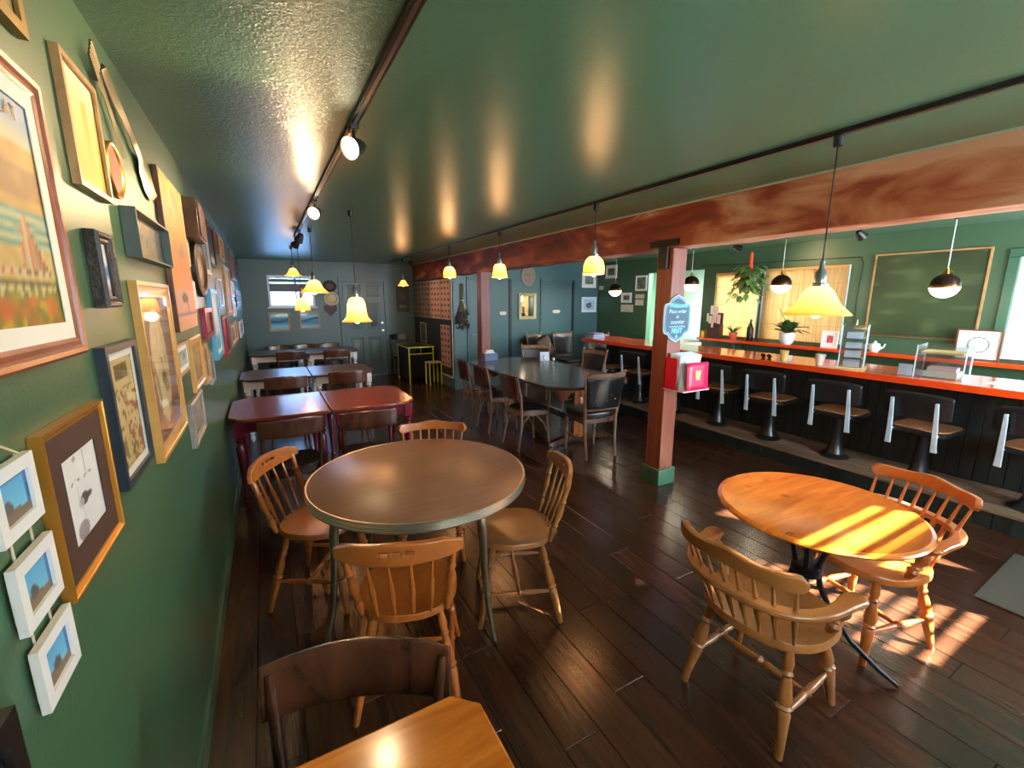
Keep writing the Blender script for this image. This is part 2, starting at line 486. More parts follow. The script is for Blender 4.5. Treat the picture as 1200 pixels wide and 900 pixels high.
def post(x0, x1, y0, y1, label, plinth):
    o = thing('support_post', label, None, ((x0 + x1) / 2, (y0 + y1) / 2, 0))
    o['kind'] = 'structure'
    hx, hy = (x1 - x0) / 2, (y1 - y0) / 2
    box('shaft', M_post, -hx, hx, -hy, hy, 0.10, 2.12, o, bevel=0.006)
    if plinth:
        box('plinth', M_trimgreen, -hx - .022, hx + .022, -hy - .022, hy + .022, 0, 0.155, o, bevel=0.006, label='green painted block at the foot of the post')
        b = MB()
        b.box(-hx - 0.030, -hx, -0.045, 0.045, 1.95, 2.14)
        b.box(-hx - 0.030, -hx - .02, -0.15, 0.15, 2.13, 2.185)
        b.build('strap_bracket', M_black, o, label='black iron T strap bolted to post and beam')
    return o
post(3.03, 3.20, 2.65, 2.82, 'square red-brown post on a green plinth, carrying the chalk sign and menu box', True)
post(3.03, 3.19, 6.42, 6.58, 'square red-brown post at the far end of the long dark table', False)

# --- back door, panelled, with frame
def panel_door(name, label, x, y, w, h, mat, rot=0.0, panels=True, knob=True):
    o = thing(name, label, None, (x, y, 0), rot); o['kind'] = 'structure'
    box('leaf', mat, -w / 2, w / 2, -0.02, 0, 0.01, h, o, bevel=0.003)
    c = MB()
    c.box(-w / 2 - .08, -w / 2 - .004, -0.03, 0, 0, h + .08); c.box(w / 2 + .004, w / 2 + .08, -0.03, 0, 0, h + .08)
    c.box(-w / 2 - .08, w / 2 + .08, -0.031, 0, h + .006, h + .085)
    c.build('casing', mat, o, bevel=0.004)
    if panels:
        for px in (-0.19, 0.19):
            for z0, z1 in ((0.28, 0.86), (1.04, 1.62), (1.74, 2.0)):
                f = MB(); a, b = px - 0.135, px + 0.135
                L = lambda i, d: [(a + i, -0.02 - d, z0 + i), (b - i, -0.02 - d, z0 + i), (b - i, -0.02 - d, z1 - i), (a + i, -0.02 - d, z1 - i)]
                f.loops([L(0, 0), L(0.006, 0.008), L(0.02, 0.008), L(0.035, -0.006), L(0.05, -0.006), L(0.075, 0.006)], cap0=False)
                f.build('door_panel', mat, o)
    if knob:
        k = MB(); M = Matrix.Translation((w / 2 - 0.07, -0.02, 1.0)) @ Matrix.Rotation(R(90), 4, 'X')
        k.lathe([(0.03, 0), (0.03, 0.008), (0.012, 0.012), (0.012, 0.04), (0.03, 0.05), (0.032, 0.065), (0.02, 0.078), (0.002, 0.08)], 14, M)
        M2 = Matrix.Translation((w / 2 - 0.07, -0.02, 1.17)) @ Matrix.Rotation(R(90), 4, 'X')
        k.lathe([(0.03, 0), (0.03, 0.012), (0.024, 0.02), (0.002, 0.021)], 14, M2)
        k.build('door_handle', M_steel, o, label='steel knob and deadlock')
    return o
panel_door('door_1', 'grey-green six-panel door in the far wall', 1.92, YB, 0.86, 2.05, M_wall_daylit)

M_plate = plain('ivory_plate', S(236, 234, 214), 0.4)
def flush_door(name, label, x0, x1):
    w = x1 - x0
    o = thing(name, label, None, ((x0 + x1) / 2, YR, 0)); o['kind'] = 'structure'
    box('leaf', M_wall_daylit, -w / 2, w / 2 - 0.03, -0.016, 0, 0.02, 2.04, o, bevel=0.003)
    box('jamb', M_dkgreen, w / 2 - 0.028, w / 2 + 0.03, -0.03, 0, 0, 2.08, o, bevel=0.003, label='jamb painted dark as a shadow line beside the door')  # dark strip stands in for the shaded gap at the door
    box('casing', M_wall_daylit, -w / 2 - 0.05, -w / 2 - 0.005, -0.024, 0, 0, 2.08, o, bevel=0.003)
    box('head', M_wall_daylit, -w / 2 - 0.05, w / 2 + 0.03, -0.024, 0, 2.05, 2.10, o, bevel=0.003)
    return o
d2 = flush_door('door_2', 'flush washroom door with an ivory oval plate, half behind a post', 3.36, 4.23)
d3 = flush_door('door_3', 'flush washroom door with an ivory oval plate beside the gilt mirror', 4.99, 5.76)
def oval_plate(parent, x, z, w, h):
    m = MB(); pts = []
    for i in range(24):
        a = 2 * PI * i / 24; ca, sa = math.cos(a), math.sin(a)
        pts.append((x + w / 2 * math.copysign(abs(ca) ** 0.55, ca), z + h / 2 * math.copysign(abs(sa) ** 0.7, sa)))
    m.loops([[(a, -0.016, b) for a, b in pts], [(a, -0.024, b) for a, b in pts]])
    m.build('name_plate', M_plate, parent)
oval_plate(d2, 0.275, 1.42, 0.15, 0.07); oval_plate(d3, -0.04, 1.437, 0.19, 0.07)
hd = MB(); hd.turn((-0.38, -0.016, 1.03), (-0.38, -0.06, 1.03), [(0, .018), (1, .012)]); hd.turn((-0.39, -0.055, 1.03), (-0.30, -0.055, 1.03), [(0, .009), (1, .007)])
hd.build('lever_handle', M_steel, d2)

# --- windows
M_pane = clear('window_glass', (0.96, 0.98, 1, 1), gloss=0.06)
def window(name, label, axis, at, u0, u1, z0, z1, out, mat, bars_u=(), bars_z=(), fw=0.045, glass=None):
    """frame in an opening; axis 'y' = wall in the plane y=at; out = direction to the street"""
    o = thing(name, label, None, (0, 0, 0)); o['kind'] = 'structure'
    def bar(a, b, c, d, t0=0.03, t1=0.08):
        m = MB()
        p0, p1 = sorted((at + out * t0, at + out * t1))
        if axis == 'y': m.box(a, b, p0, p1, c, d)
        else: m.box(p0, p1, a, b, c, d)
        return m
    for a, b, c, d in ((u0, u1, z0, z0 + fw), (u0, u1, z1 - fw, z1), (u0, u0 + fw, z0 + fw, z1 - fw), (u1 - fw, u1, z0 + fw, z1 - fw)):
        bar(a, b, c, d).build('window_frame', mat, o)
    for bu in bars_u: bar(bu - .018, bu + .018, z0 + fw, z1 - fw).build('mullion', mat, o)
    for bz in bars_z: bar(u0 + fw, u1 - fw, bz - .016, bz + .016, 0.035, 0.075).build('glazing_bar', mat, o)
    us = [u0 + fw, *bars_u, u1 - fw]
    for a, b in zip(us, us[1:]): bar(a, b, z0 + fw, z1 - fw, 0.052, 0.056).build('pane', glass or M_pane, o)
    s = bar(u0 - .03, u1 + .03, z0 - 0.02, z0 + 0.004, -0.05, 0.02); s.build('window_sill', mat, o)
    return o
window('window_1', 'small bright window with a half-raised blind in the far wall', 'y', YB, *WB, 1, M_white, bars_u=(0.60,), glass=clear('dimming_blue_glass', (.30, .40, .52, 1), gloss=.05))  # blue tint added to dim the daylight through this pane
window('window_2', 'white street window at the end of the bar wall', 'x', XR, *WIN_R, 1, M_white, bars_u=(0.84,), bars_z=(1.6,), glass=clear('tinted_glass', (.16, .21, .22, 1), gloss=.06))
for i, (a, b, c, d) in enumerate(FW):
    window('window_%d' % (3 + i), ['street window nearest the picture wall', 'street window with a slatted blind', 'street window beside the bar'][i], 'y', YF, a, b, c, d, -1, M_white, bars_u=((a + b) / 2,))
# white casing of the street window on the bar wall
ca = MB()
for a, b, c, d in ((1.42, 1.50, 1.09, 2.10), (0.17, 0.25, 1.09, 2.10), (0.17, 1.50, 2.1005, 2.18)):
    ca.box(XR - 0.02, XR, a, b, c, d)
structure(ca.build('trim_2', M_trimgreen, bevel=0.004), 'green casing round the street window by the bar')
# blind of the far window: stack of raised slats over the bright lower half
bl = thing('window_blind', 'half-raised slatted blind in the small far window', 'blind', (0.522, YB + 0.02, 1.84))
sl = MB().box(-0.385, 0.385, -0.016, 0.016, -0.0012, 0.0012).mesh('slat', plain('blind_slat', S(120, 112, 106), 0.5), 0)
for i in range(9): obj_from(sl, 'slat', bl, (0, 0, 0.015 + i * 0.031), rot=(R(78 if i not in (5, 8) else 30), 0, 0), scale=(1, 1.15, 1))
box('head_rail', M_white, -0.39, 0.39, -0.02, 0.02, 0.285, 0.31, bl)
box('bottom_rail', M_white, -0.385, 0.385, -0.012, 0.012, -0.008, 0.004, bl)
# blind of the street window that lets the sun through in stripes
M_sheer, nts, ps = new_mat('white_sun_diffuser')
ps.inputs['Base Color'].default_value = S(226, 226, 220); ps.inputs['Roughness'].default_value = .9
tls = nts.nodes.new('ShaderNodeBsdfTranslucent'); tls.inputs[0].default_value = S(226, 226, 220)
mss = nts.nodes.new('ShaderNodeMixShader'); mss.inputs[0].default_value = .15
nts.links.new(ps.outputs[0], mss.inputs[1]); nts.links.new(tls.outputs[0], mss.inputs[2]); nts.links.new(mss.outputs[0], nts.nodes['Material Output'].inputs[0])
sl = MB().box(-0.373, 0.373, -0.026, 0.026, -0.001, 0.001).mesh('slat', M_white, 0)
slx = MB().box(-0.373, 0.373, -0.026, 0.026, -0.001, 0.001).mesh('slat', M_sheer, 0)  # translucent shut slats, added so sunlight on them brightens the ceiling
bl = thing('window_blind', 'slatted blind with upper slats added shut against sun in the bar-side half of the street window', 'blind', (3.875, YF - 0.02, 0.98))
for i in range(14): obj_from(sl if i < 9 else slx, 'slat', bl, (0, 0, 0.04 + i * 0.078), rot=(R(0 if i < 9 else 78), 0, 0), scale=(1, 1 if i < 9 else 1.6, 1))  # upper slats added shut, blocking sun that would reach the floor
box('head_rail', M_white, -0.34, 0.34, -0.02, 0.02, 1.10, 1.135, bl)
bl = thing('window_blind', 'short slatted blind, top slats shut against sun, above the added cafe curtain in the street window', 'blind', (3.125, YF - 0.02, 0.98))
for i in range(5): obj_from(sl if i < 3 else slx, 'slat', bl, (0, 0, 0.80 + i * 0.078), rot=(R(0 if i < 3 else 78), 0, 0), scale=(1, 1 if i < 3 else 1.6, 1))  # top slats added shut to stop sun overshooting the table
box('head_rail', M_white, -0.34, 0.34, -0.02, 0.02, 1.16, 1.135, bl)
def curtain(label, x0, x1, z0, z1):  # added, unseen curtains that block and soften the sun
    o = thing('window_curtain', label, 'curtain', ((x0 + x1) / 2, YF + .03, z1))
    w, h = x1 - x0, z1 - z0
    MB().grid(lambda u, v: (-w / 2 + w * u, .016 * math.sin(u * w * 52) * (.5 + .5 * (1 - v)), -h + h * v), int(w * 60), 6).build('cloth', M_sheer, o)
    MB().tube([(-w / 2 - .02, 0, .0), (w / 2 + .02, 0, .0)], .008, 8).build('rod', M_brass, o)
curtain('added sheer curtain diffusing sun at the street window nearest the picture wall', .28, 1.82, .90, 2.20)
curtain('added white cafe curtain blocking sun on the lower half of the street window', 2.70, 3.46, .90, 1.79)
# daylight portals in the openings
for i, (a, b, c, d) in enumerate(FW):
    L = bpy.data.lights.new('window_portal', 'AREA'); L.shape = 'RECTANGLE'; L.size = b - a; L.size_y = d - c; L.cycles.is_portal = True
    o = bpy.data.objects.new('window_portal', L); COL.objects.link(o); o.location = ((a + b) / 2, YF - 0.14, (c + d) / 2); o.rotation_euler = (R(90), 0, 0)
L = bpy.data.lights.new('window_portal', 'AREA'); L.shape = 'RECTANGLE'; L.size = 0.85; L.size_y = 0.63; L.cycles.is_portal = True
o = bpy.data.objects.new('window_portal', L); COL.objects.link(o); o.location = (0.52, YB + 0.14, 1.845); o.rotation_euler = (R(-90), 0, 0)
L = bpy.data.lights.new('window_portal', 'AREA'); L.shape = 'RECTANGLE'; L.size = 1.17; L.size_y = 0.97; L.cycles.is_portal = True
o = bpy.data.objects.new('window_portal', L); COL.objects.link(o); o.location = (XR + 0.14, 0.835, 1.615); o.rotation_euler = (R(90), 0, R(90))

# ================================================================ furniture
def seat_mesh(outline, z0, z1, dish=0.012, n=40, rings=6, edge=0.012):
    """solid seat: outline(a) -> (x, y); softly dished on top"""
    P = [outline(2 * PI * i / n) for i in range(n)]
    rr = [[(x * 0.90, y * 0.90, z0) for x, y in P], [(x, y, z0 + edge) for x, y in P], [(x, y, z1 - edge) for x, y in P]]
    for k in range(rings):
        s = 0.975 * (1 - k / rings)
        rr.append([(x * s, y * s, z1 - dish * (1 - s ** 3)) for x, y in P])
    mb = MB(); mb.loops(rr, cap0=True, cap1=True)
    return mb

def sup(a, rx, ry, e=2.6, fx=0.0):
    c, s = math.cos(a), math.sin(a)
    x = rx * math.copysign(abs(c) ** (2 / e), c); y = ry * math.copysign(abs(s) ** (2 / e), s)
    return x, y * (1 + fx * x / rx)

LEG_TURN = [(0, .013), (.04, .014), (.16, .019), (.22, .014), (.25, .020), (.28, .013), (.34, .018), (.46, .024), (.52, .019), (.545, .026), (.57, .018), (.60, .023), (.80, .017), (1, .0125)]
SPINDLE = [(0, .006), (.15, .007), (.4, .0125), (.5, .010), (.56, .0125), (.6, .009), (.85, .0065), (1, .006)]
STILE = [(0, .011), (.12, .015), (.2, .020), (.26, .013), (.3, .018), (.34, .012), (.5, .021), (.62, .019), (.7, .013), (.74, .019), (.78, .013), (1, .014)]
STRETCH = [(0, .008), (.15, .010), (.4, .014), (.46, .010), (.5, .019), (.54, .010), (.6, .014), (.85, .010), (1, .008)]

def mates_chair(label, loc, rotz, mat, group):
    o = thing('mates_chair', label, 'chair', loc, rotz, group)
    seat_mesh(lambda a: sup(a, .205, .21, 2.5, 0.05), .425, .465, .014).build('seat', mat, o)
    for sx in (-1, 1):
        for sy in (-1, 1):
            MB().turn((sx * .125, sy * .135, .43), (sx * .215 - .01, sy * .21, 0), LEG_TURN, 12).build('leg', mat, o)
    lerp = lambda sx, sy, t: (sx * (.125 + t * .09) - .01 * t, sy * (.135 + t * .075), .43 * (1 - t))
    for sy in (-1, 1):
        MB().turn(lerp(-1, sy, .60), lerp(1, sy, .60), STRETCH, 10).build('stretcher', mat, o)
    a, b = Vector(lerp(-1, -1, .6)), Vector(lerp(1, -1, .6)); c, d = Vector(lerp(-1, 1, .6)), Vector(lerp(1, 1, .6))
    MB().turn((a + b) / 2, (c + d) / 2, STRETCH, 10).build('stretcher', mat, o)
    # curved crest rail with a hand hole, on an arc whose ends come forward
    zc0, zc1 = .745, .825
    def rail_x(y): return -.285 + 1.05 * y * y
    def rail(u, v):
        y = -.235 + .47 * u
        top = zc1 + .010 * math.exp(-((y) / .11) ** 2) - .022 * max(0, abs(y) - .17) / .065
        bot = zc0 - .004 * math.cos(y * 13) + .014 * max(0, abs(y) - .18) / .055
        z = bot + (top - bot) * v
        return (rail_x(y) - .10 * (z - .72), y, z)
    nu, nv = 42, 6
    hole = lambda i, j: j == 3 and (16 <= i <= 18 or 20 <= i <= 22 or 24 <= i <= 26)
    MB().grid(rail, nu, nv, hole).build('crest_rail', mat, o, solid=.024, bevel=.004, label='curved top rail with a cut-out hand hole')
    for y in (-.19, .19):
        MB().turn((-.165, y * .88, .455), (rail_x(y) + .0, y * 1.05, .765), STILE, 12).build('stile', mat, o)
    for y in (-.115, -.04, .04, .115):
        MB().turn((-.183, y * .9, .458), (rail_x(y * 1.03), y * 1.05, .76), SPINDLE, 8).build('spindle', mat, o)
    return o

GR = 'maple chairs round the grey table'
mates_chair('honey maple spindle chair between the picture wall and the round taupe table', (0.175, 2.575, 0), R(-31), M_honey, GR)
mates_chair('honey maple spindle chair at the round table, its back to the dark bent-back chair', (0.445, 1.73, 0), R(69), M_honey, GR)
mates_chair('pale maple spindle chair on the post side of the round taupe table', (1.105, 1.945, 0), R(157), M_honey2, GR)

def captains_chair(label, loc, rotz, mat, group):
    o = thing('captains_chair', label, 'chair', loc, rotz, group)
    seat_mesh(lambda a: sup(a, .225, .245, 2.4, 0.04), .40, .445, .018).build('seat', mat, o)
    foot = lambda sx, sy: (sx * .215 - .01, sy * .205, 0)
    top = lambda sx, sy: (sx * .13, sy * .155, .41)
    for sx in (-1, 1):
        for sy in (-1, 1):
            MB().turn(top(sx, sy), foot(sx, sy), [(t, r * 1.12) for t, r in LEG_TURN], 12).build('leg', mat, o)
    at = lambda sx, sy, t: Vector(top(sx, sy)).lerp(Vector(foot(sx, sy)), t)
    for sy in (-1, 1): MB().turn(at(-1, sy, .62), at(1, sy, .62), [(t, r * 1.15) for t, r in STRETCH], 10).build('stretcher', mat, o)
    MB().turn((at(-1, -1, .62) + at(1, -1, .62)) / 2, (at(-1, 1, .62) + at(1, 1, .62)) / 2, [(t, r * 1.15) for t, r in STRETCH], 10).build('stretcher', mat, o)
    # bow arm
    za = .622
    bow = lambda a, rx, ry: (-rx * abs(math.cos(a)) ** .77, math.copysign(ry * abs(math.sin(a)) ** .77, a))
    path = [(*bow(R(-88 + 176 * k / 32), .31, .275), za) for k in range(33)]
    path = [(.03, path[0][1] - .006, za - .002)] + path + [(.03, path[-1][1] + .006, za - .002)]
    def sec(t):
        e = max(0, abs(t - .5) * 2 - .86) / .14
        w = .026 + .012 * e; h = .012 + .002 * e
        return [(-w, -h), (w, -h), (w, h), (-w, h)]
    m = MB().sweep(path, sec)
    for pz in (path[0], path[-1]): m.lathe([(.002, -.015), (.034, -.012), (.038, 0), (.034, .012), (.002, .015)], 16, Matrix.Translation(pz))
    m.build('arm_rail', mat, o, bevel=.007)
    # crest rail above the bow, rounded ends
    def crest(u, v):
        yy = -.240 + .480 * u; e = abs(u - .5) * 2
        hh = .029 * math.sqrt(max(0.02, 1 - max(0, (e - .90) / .10) ** 2))
        mid = .778 - .012 * e
        z = mid + (v - .5) * 2 * hh + .006 * math.cos(u * PI * 4) * (v - .2)
        return (-.335 * (1 - (abs(yy) / .31) ** 2.6) ** .385 - .16 * (z - za) + .005, yy, z)
    MB().grid(crest, 40, 5).build('crest_rail', mat, o, solid=.026, bevel=.006)
    for k in range(8):
        yy = -.215 + .43 * k / 7
        p0 = (-.205 * (1 - (abs(yy * .82) / .24) ** 2.4) ** .42, yy * .82, .435)
        p1 = (-.335 * (1 - (abs(yy) / .31) ** 2.6) ** .385 - .012, yy, .752)
        MB().turn(p0, p1, SPINDLE, 8).build('spindle', mat, o)
    for sy in (-1, 1):
        MB().turn((.035, sy * .212, .435), (.02, sy * .276, za), [(0, .014), (.1, .018), (.25, .026), (.32, .015), (.38, .024), (.44, .015), (.6, .027), (.75, .020), (.82, .013), (.88, .022), (1, .014)], 12).build('arm_post', mat, o)
    return o
captains_chair('brown bow-armed chair between the round table and the crimson tables, mostly hidden', (0.885, 2.70, 0), R(-112), M_honey, GR)
GC = 'captains chairs at the round pine table'
captains_chair('maple captain chair seen from behind, on the shaded side of the round pine table', (1.745, 0.90, 0), R(3), M_honey2, GC)
captains_chair('maple captain chair in the sun stripes, on the bar side of the pine table', (2.565, 0.88, 0), R(164), M_honey, GC)

# round laminate table on four splayed tube legs
t = thing('round_table', 'round taupe laminate table with a ribbed metal rim and tapered metal legs', 'table', (0.675, 2.262, 0))
MB().lathe([(.002, .712), (.575, .712), (.578, .714), (.578, .748), (.574, .751), (.002, .751)], 72).build('tabletop', M_taupe, t)
rim = MB()
n = 72
prof = [(.577, .702), (.586, .703), (.588, .710), (.585, .713), (.589, .717), (.585, .720), (.588, .724), (.585, .727), (.589, .731), (.585, .735), (.589, .739), (.585, .743), (.588, .748), (.583, .753), (.577, .752)]
rings = [[(r * math.cos(2 * PI * i / n), r * math.sin(2 * PI * i / n), z) for r, z in prof] for i in range(n)]
rim.loops(rings, closed=True); rim.build('rim', M_rimmetal, t)
for i in range(4):
    a = R(-72 + 90 * i)
    ca_, sa_ = math.cos(a), math.sin(a)
    pts = []
    for k, (rr, z) in enumerate(((.42, .715), (.47, .70), (.497, .66), (.507, .58), (.517, .40), (.54, .20), (.585, .012))):
        pts.append((rr * ca_, rr * sa_, z))
    l = MB().tube(pts, [.022, .022, .0225, .022, .019, .015, .011], 12).build('leg', M_legmetal, t)
    MB().lathe([(.013, 0), (.014, .004), (.013, .016)], 10, Matrix.Translation((.586 * ca_, .586 * sa_, 0))).build('foot_cap', M_black, l)
MB().lathe([(.30, .70), (.42, .702), (.42, .722), (.30, .722)], 40).build('apron_ring', M_black, t)

# round pine table on a forged iron pedestal
t = thing('pedestal_table', 'round orange pine table on curved black iron legs, sun striped', 'table', (2.165, 0.962, 0))
MB().lathe([(.002, .718), (.37, .718), (.395, .722), (.413, .732), (.417, .740), (.412, .748), (.398, .753), (.392, .750), (.002, .750)], 72).build('tabletop', M_pine, t)
for i in range(4):
    a = R(20 + 90 * i); ca_, sa_ = math.cos(a), math.sin(a)
    pts = [(rr * ca_, rr * sa_, z) for rr, z in ((.23, .712), (.19, .66), (.12, .60), (.065, .53), (.045, .45), (.06, .36), (.11, .26), (.20, .14), (.31, .055), (.385, .012))]
    MB().tube(pts, [.010, .012, .0135, .0135, .0135, .0135, .013, .012, .011, .009], 8).build('leg', M_iron, t)
MB().lathe([(.03, .40), (.062, .405), (.066, .43), (.062, .455), (.03, .46)], 16).build('collar', M_iron, t)
MB().box(-.25, .25, -.018, .018, .708, .718).box(-.018, .018, -.25, .25, .7075, .7175).build('top_brace', M_iron, t)

# corner of the pine table below the camera
t = thing('pine_table', 'orange knotty pine table with clipped corners, the dark bent-back chair tucked under it', 'table', (0.02, 0.50, 0))
hx, hy, c = .345, .36, .055
poly = [(-hx + c, -hy), (hx - c, -hy), (hx, -hy + c), (hx, hy - c), (hx - c, hy), (-hx + c, hy), (-hx, hy - c), (-hx, -hy + c)]
MB().prism(poly, .72, .752).build('tabletop', M_pine, t, bevel=.006)
MB().box(-.27, .27, -.27, -.25, .63, .72).box(-.27, .27, .25, .27, .63, .72).box(-.27, -.25, -.25, .25, .63, .72).box(.25, .27, -.25, .25, .63, .72).build('apron', M_pine, t)
for sx in (-1, 1):
    for sy in (-1, 1): MB().turn((sx * .25, sy * .25, .72), (sx * .25, sy * .25, 0), [(0, .03), (.12, .03), (.14, .02), (.18, .032), (.5, .026), (.85, .02), (.9, .026), (1, .016)], 12).build('leg', M_pine, t)

# dark bentwood chairs
def bent_chair(label, loc, rotz, group, rail=(.70, .83), mat=M_bent, w=.215, legmat=None, arch=False, name='bentwood_chair'):
    legmat = legmat or mat
    o = thing(name, label, 'chair', loc, rotz, group)
    n = 32
    seat_mesh(lambda a: sup(a, .20, .205, 3.2, .04), .435, .462, .004).build('seat', M_leather, o, label='black padded seat')
    sr = MB(); pts = [(*sup(2 * PI * i / n, .203, .208, 3.2, .04), .425) for i in range(n)]
    sr.sweep(pts, [(-.012, -.022), (.012, -.022), (.012, .022), (-.012, .022)], closed=True).build('seat_frame', legmat, o)
    for sy in (-1, 1):
        MB().tube([(.155, sy * .165, .43), (.17, sy * .172, .2), (.185, sy * .178, 0)], [.017, .0155, .012], 10).build('leg', legmat, o)
        MB().tube([(-.235, sy * .195, 0), (-.195, sy * .185, .22), (-.185, sy * .183, .43), (-.20, sy * .192, .60), (-.245, sy * (w - .02), rail[1] - .02)], [.012, .015, .017, .0155, .012], 10).build('back_post', legmat, o)
        if arch:
            MB().tube([(-.19 + .335 * k / 10, sy * .175, .24 + .165 * math.sin(PI * (k / 10) ** .8) if 0 < k < 10 else .2) for k in range(11)], .008, 7).build('brace', legmat, o)
    def rl(u, v):
        y = -w + 2 * w * u
        z = rail[0] + (rail[1] - rail[0]) * v + .014 * (1 - (2 * u - 1) ** 2) * (1 if v > .5 else -.3)
        return (-.275 + .9 * y * y - .12 * (z - rail[0]), y, z)
    MB().grid(rl, 28, 5).build('back_rail', mat, o, solid=.016, bevel=.004)
    fr = MB().tube([(.165, -.17, .26), (.165, .17, .26)], .009, 7)
    fr.build('stretcher', legmat, o)
    return o
GB = 'dark bentwood chairs'
bent_chair('dark bent-back chair tucked under the knotty pine table', (0.037, 0.805, 0), R(-111), GB, rail=(.66, .80), w=.235)
bent_chair('dark bentwood chair at the crimson table beside the left wall', (0.085, 3.70, 0), R(92), GB, rail=(.72, .84))
bent_chair('dark bentwood chair at the crimson table, at its open end', (0.64, 3.63, 0), R(88), GB, rail=(.72, .85))
bent_chair('dark bentwood chair at the middle white-legged tables, nearer the left wall', (0.13, 5.62, 0), R(92), GB, rail=(.72, .85))
bent_chair('dark bentwood chair at the middle white-legged tables, nearer the post', (0.80, 5.62, 0), R(88), GB, rail=(.72, .86))
bent_chair('dark bentwood chair at the farthest tables, nearer the left wall', (0.31, 8.18, 0), R(90), GB, rail=(.72, .85))
bent_chair('dark bentwood chair at the farthest tables, nearer the panelled door', (1.02, 8.18, 0), R(90), GB, rail=(.72, .84))
for xx, nm in ((0.20, 'closest to the picture wall'), (0.66, 'below the seascape nearer the door'), (1.12, 'beside the wall plates')):
    bent_chair('dark bentwood chair against the far wall ' + nm, (xx, 9.66, 0), R(-90), GB, rail=(.66, .775))

# tables in the picture-wall rows: shaped tops, moulded aprons, turned legs
def shaped_top(hx, hy, c, ends):
    """rectangle with ogee corners on the chosen ends (-1 left, +1 right)"""
    q = [(hx, hy - c * 1.35), (hx - c * .12, hy - c * 1.02), (hx - c * .48, hy - c * .78), (hx - c * .60, hy - c * .36), (hx - c * .95, hy - c * .12), (hx - c * 1.35, hy)]
    sq = [(hx, hy)]
    r = q if 1 in ends else sq; l = q if -1 in ends else sq
    return list(r) + [(-x, y) for x, y in reversed(l)] + [(-x, -y) for x, y in l] + [(x, -y) for x, y in reversed(r)]
def dining_table(label, x0, x1, y0, y1, top, base, group, h=.762, corners=.10, name='dining_table', ends=(-1, 1)):
    o = thing(name, label, 'table', ((x0 + x1) / 2, (y0 + y1) / 2, 0), 0, group)
    hx, hy = (x1 - x0) / 2, (y1 - y0) / 2
    MB().prism(shaped_top(hx, hy, corners, ends), h - .028, h).build('tabletop', top, o, bevel=.008, segs=3)
    ix, iy = hx - .075, hy - .075
    for a in ((-ix, ix, -iy - .012, -iy + .012), (-ix, ix, iy - .012, iy + .012), (-ix - .012, -ix + .012, -iy, iy), (ix - .012, ix + .012, -iy, iy)):
        m = MB().box(*a, h - .125, h - .028)
        e = .008
        m.box(a[0] - e, a[1] + e, a[2] - e, a[3] + e, h - .060, h - .045)
        m.build('apron', base, o, bevel=.003)
    for sx in (-1, 1):
        for sy in (-1, 1):
            m = MB().box(sx * ix - .034, sx * ix + .034, sy * iy - .034, sy * iy + .034, h - .15, h - .028)
            m.turn((sx * ix, sy * iy, h - .15), (sx * ix, sy * iy, 0), [(0, .034), (.03, .022), (.06, .036), (.10, .02), (.16, .036), (.35, .032), (.6, .024), (.8, .02), (.84, .03), (.88, .02), (.93, .03), (1, .016)], 14)
            m.build('leg', base, o)
    return o
GT = 'tables in rows along the picture wall'
dining_table('cherry-topped table with crimson turned legs against the left wall', -.34, .418, 3.93, 4.82, M_cherry, M_crimson, GT, ends=(-1,))
dining_table('cherry-topped table with crimson turned legs at the open end of its row', .424, 1.18, 3.93, 4.82, M_cherry, M_crimson, GT, ends=(1,))
dining_table('dark table with white legs in the middle row against the left wall', -.335, .44, 5.88, 6.72, M_walnut, M_basewhite, GT, ends=(-1,))
dining_table('dark table with white legs at the open end of the middle row', .446, 1.21, 5.88, 6.72, M_walnut, M_basewhite, GT, ends=(1,))
dining_table('dark table with white legs in the farthest row against the left wall', -.30, .58, 8.40, 9.26, M_walnut, M_basewhite, GT, ends=(-1,))
dining_table('dark table with white legs in the farthest row by the panelled door', .586, 1.47, 8.40, 9.26, M_walnut, M_basewhite, GT, ends=(1,))

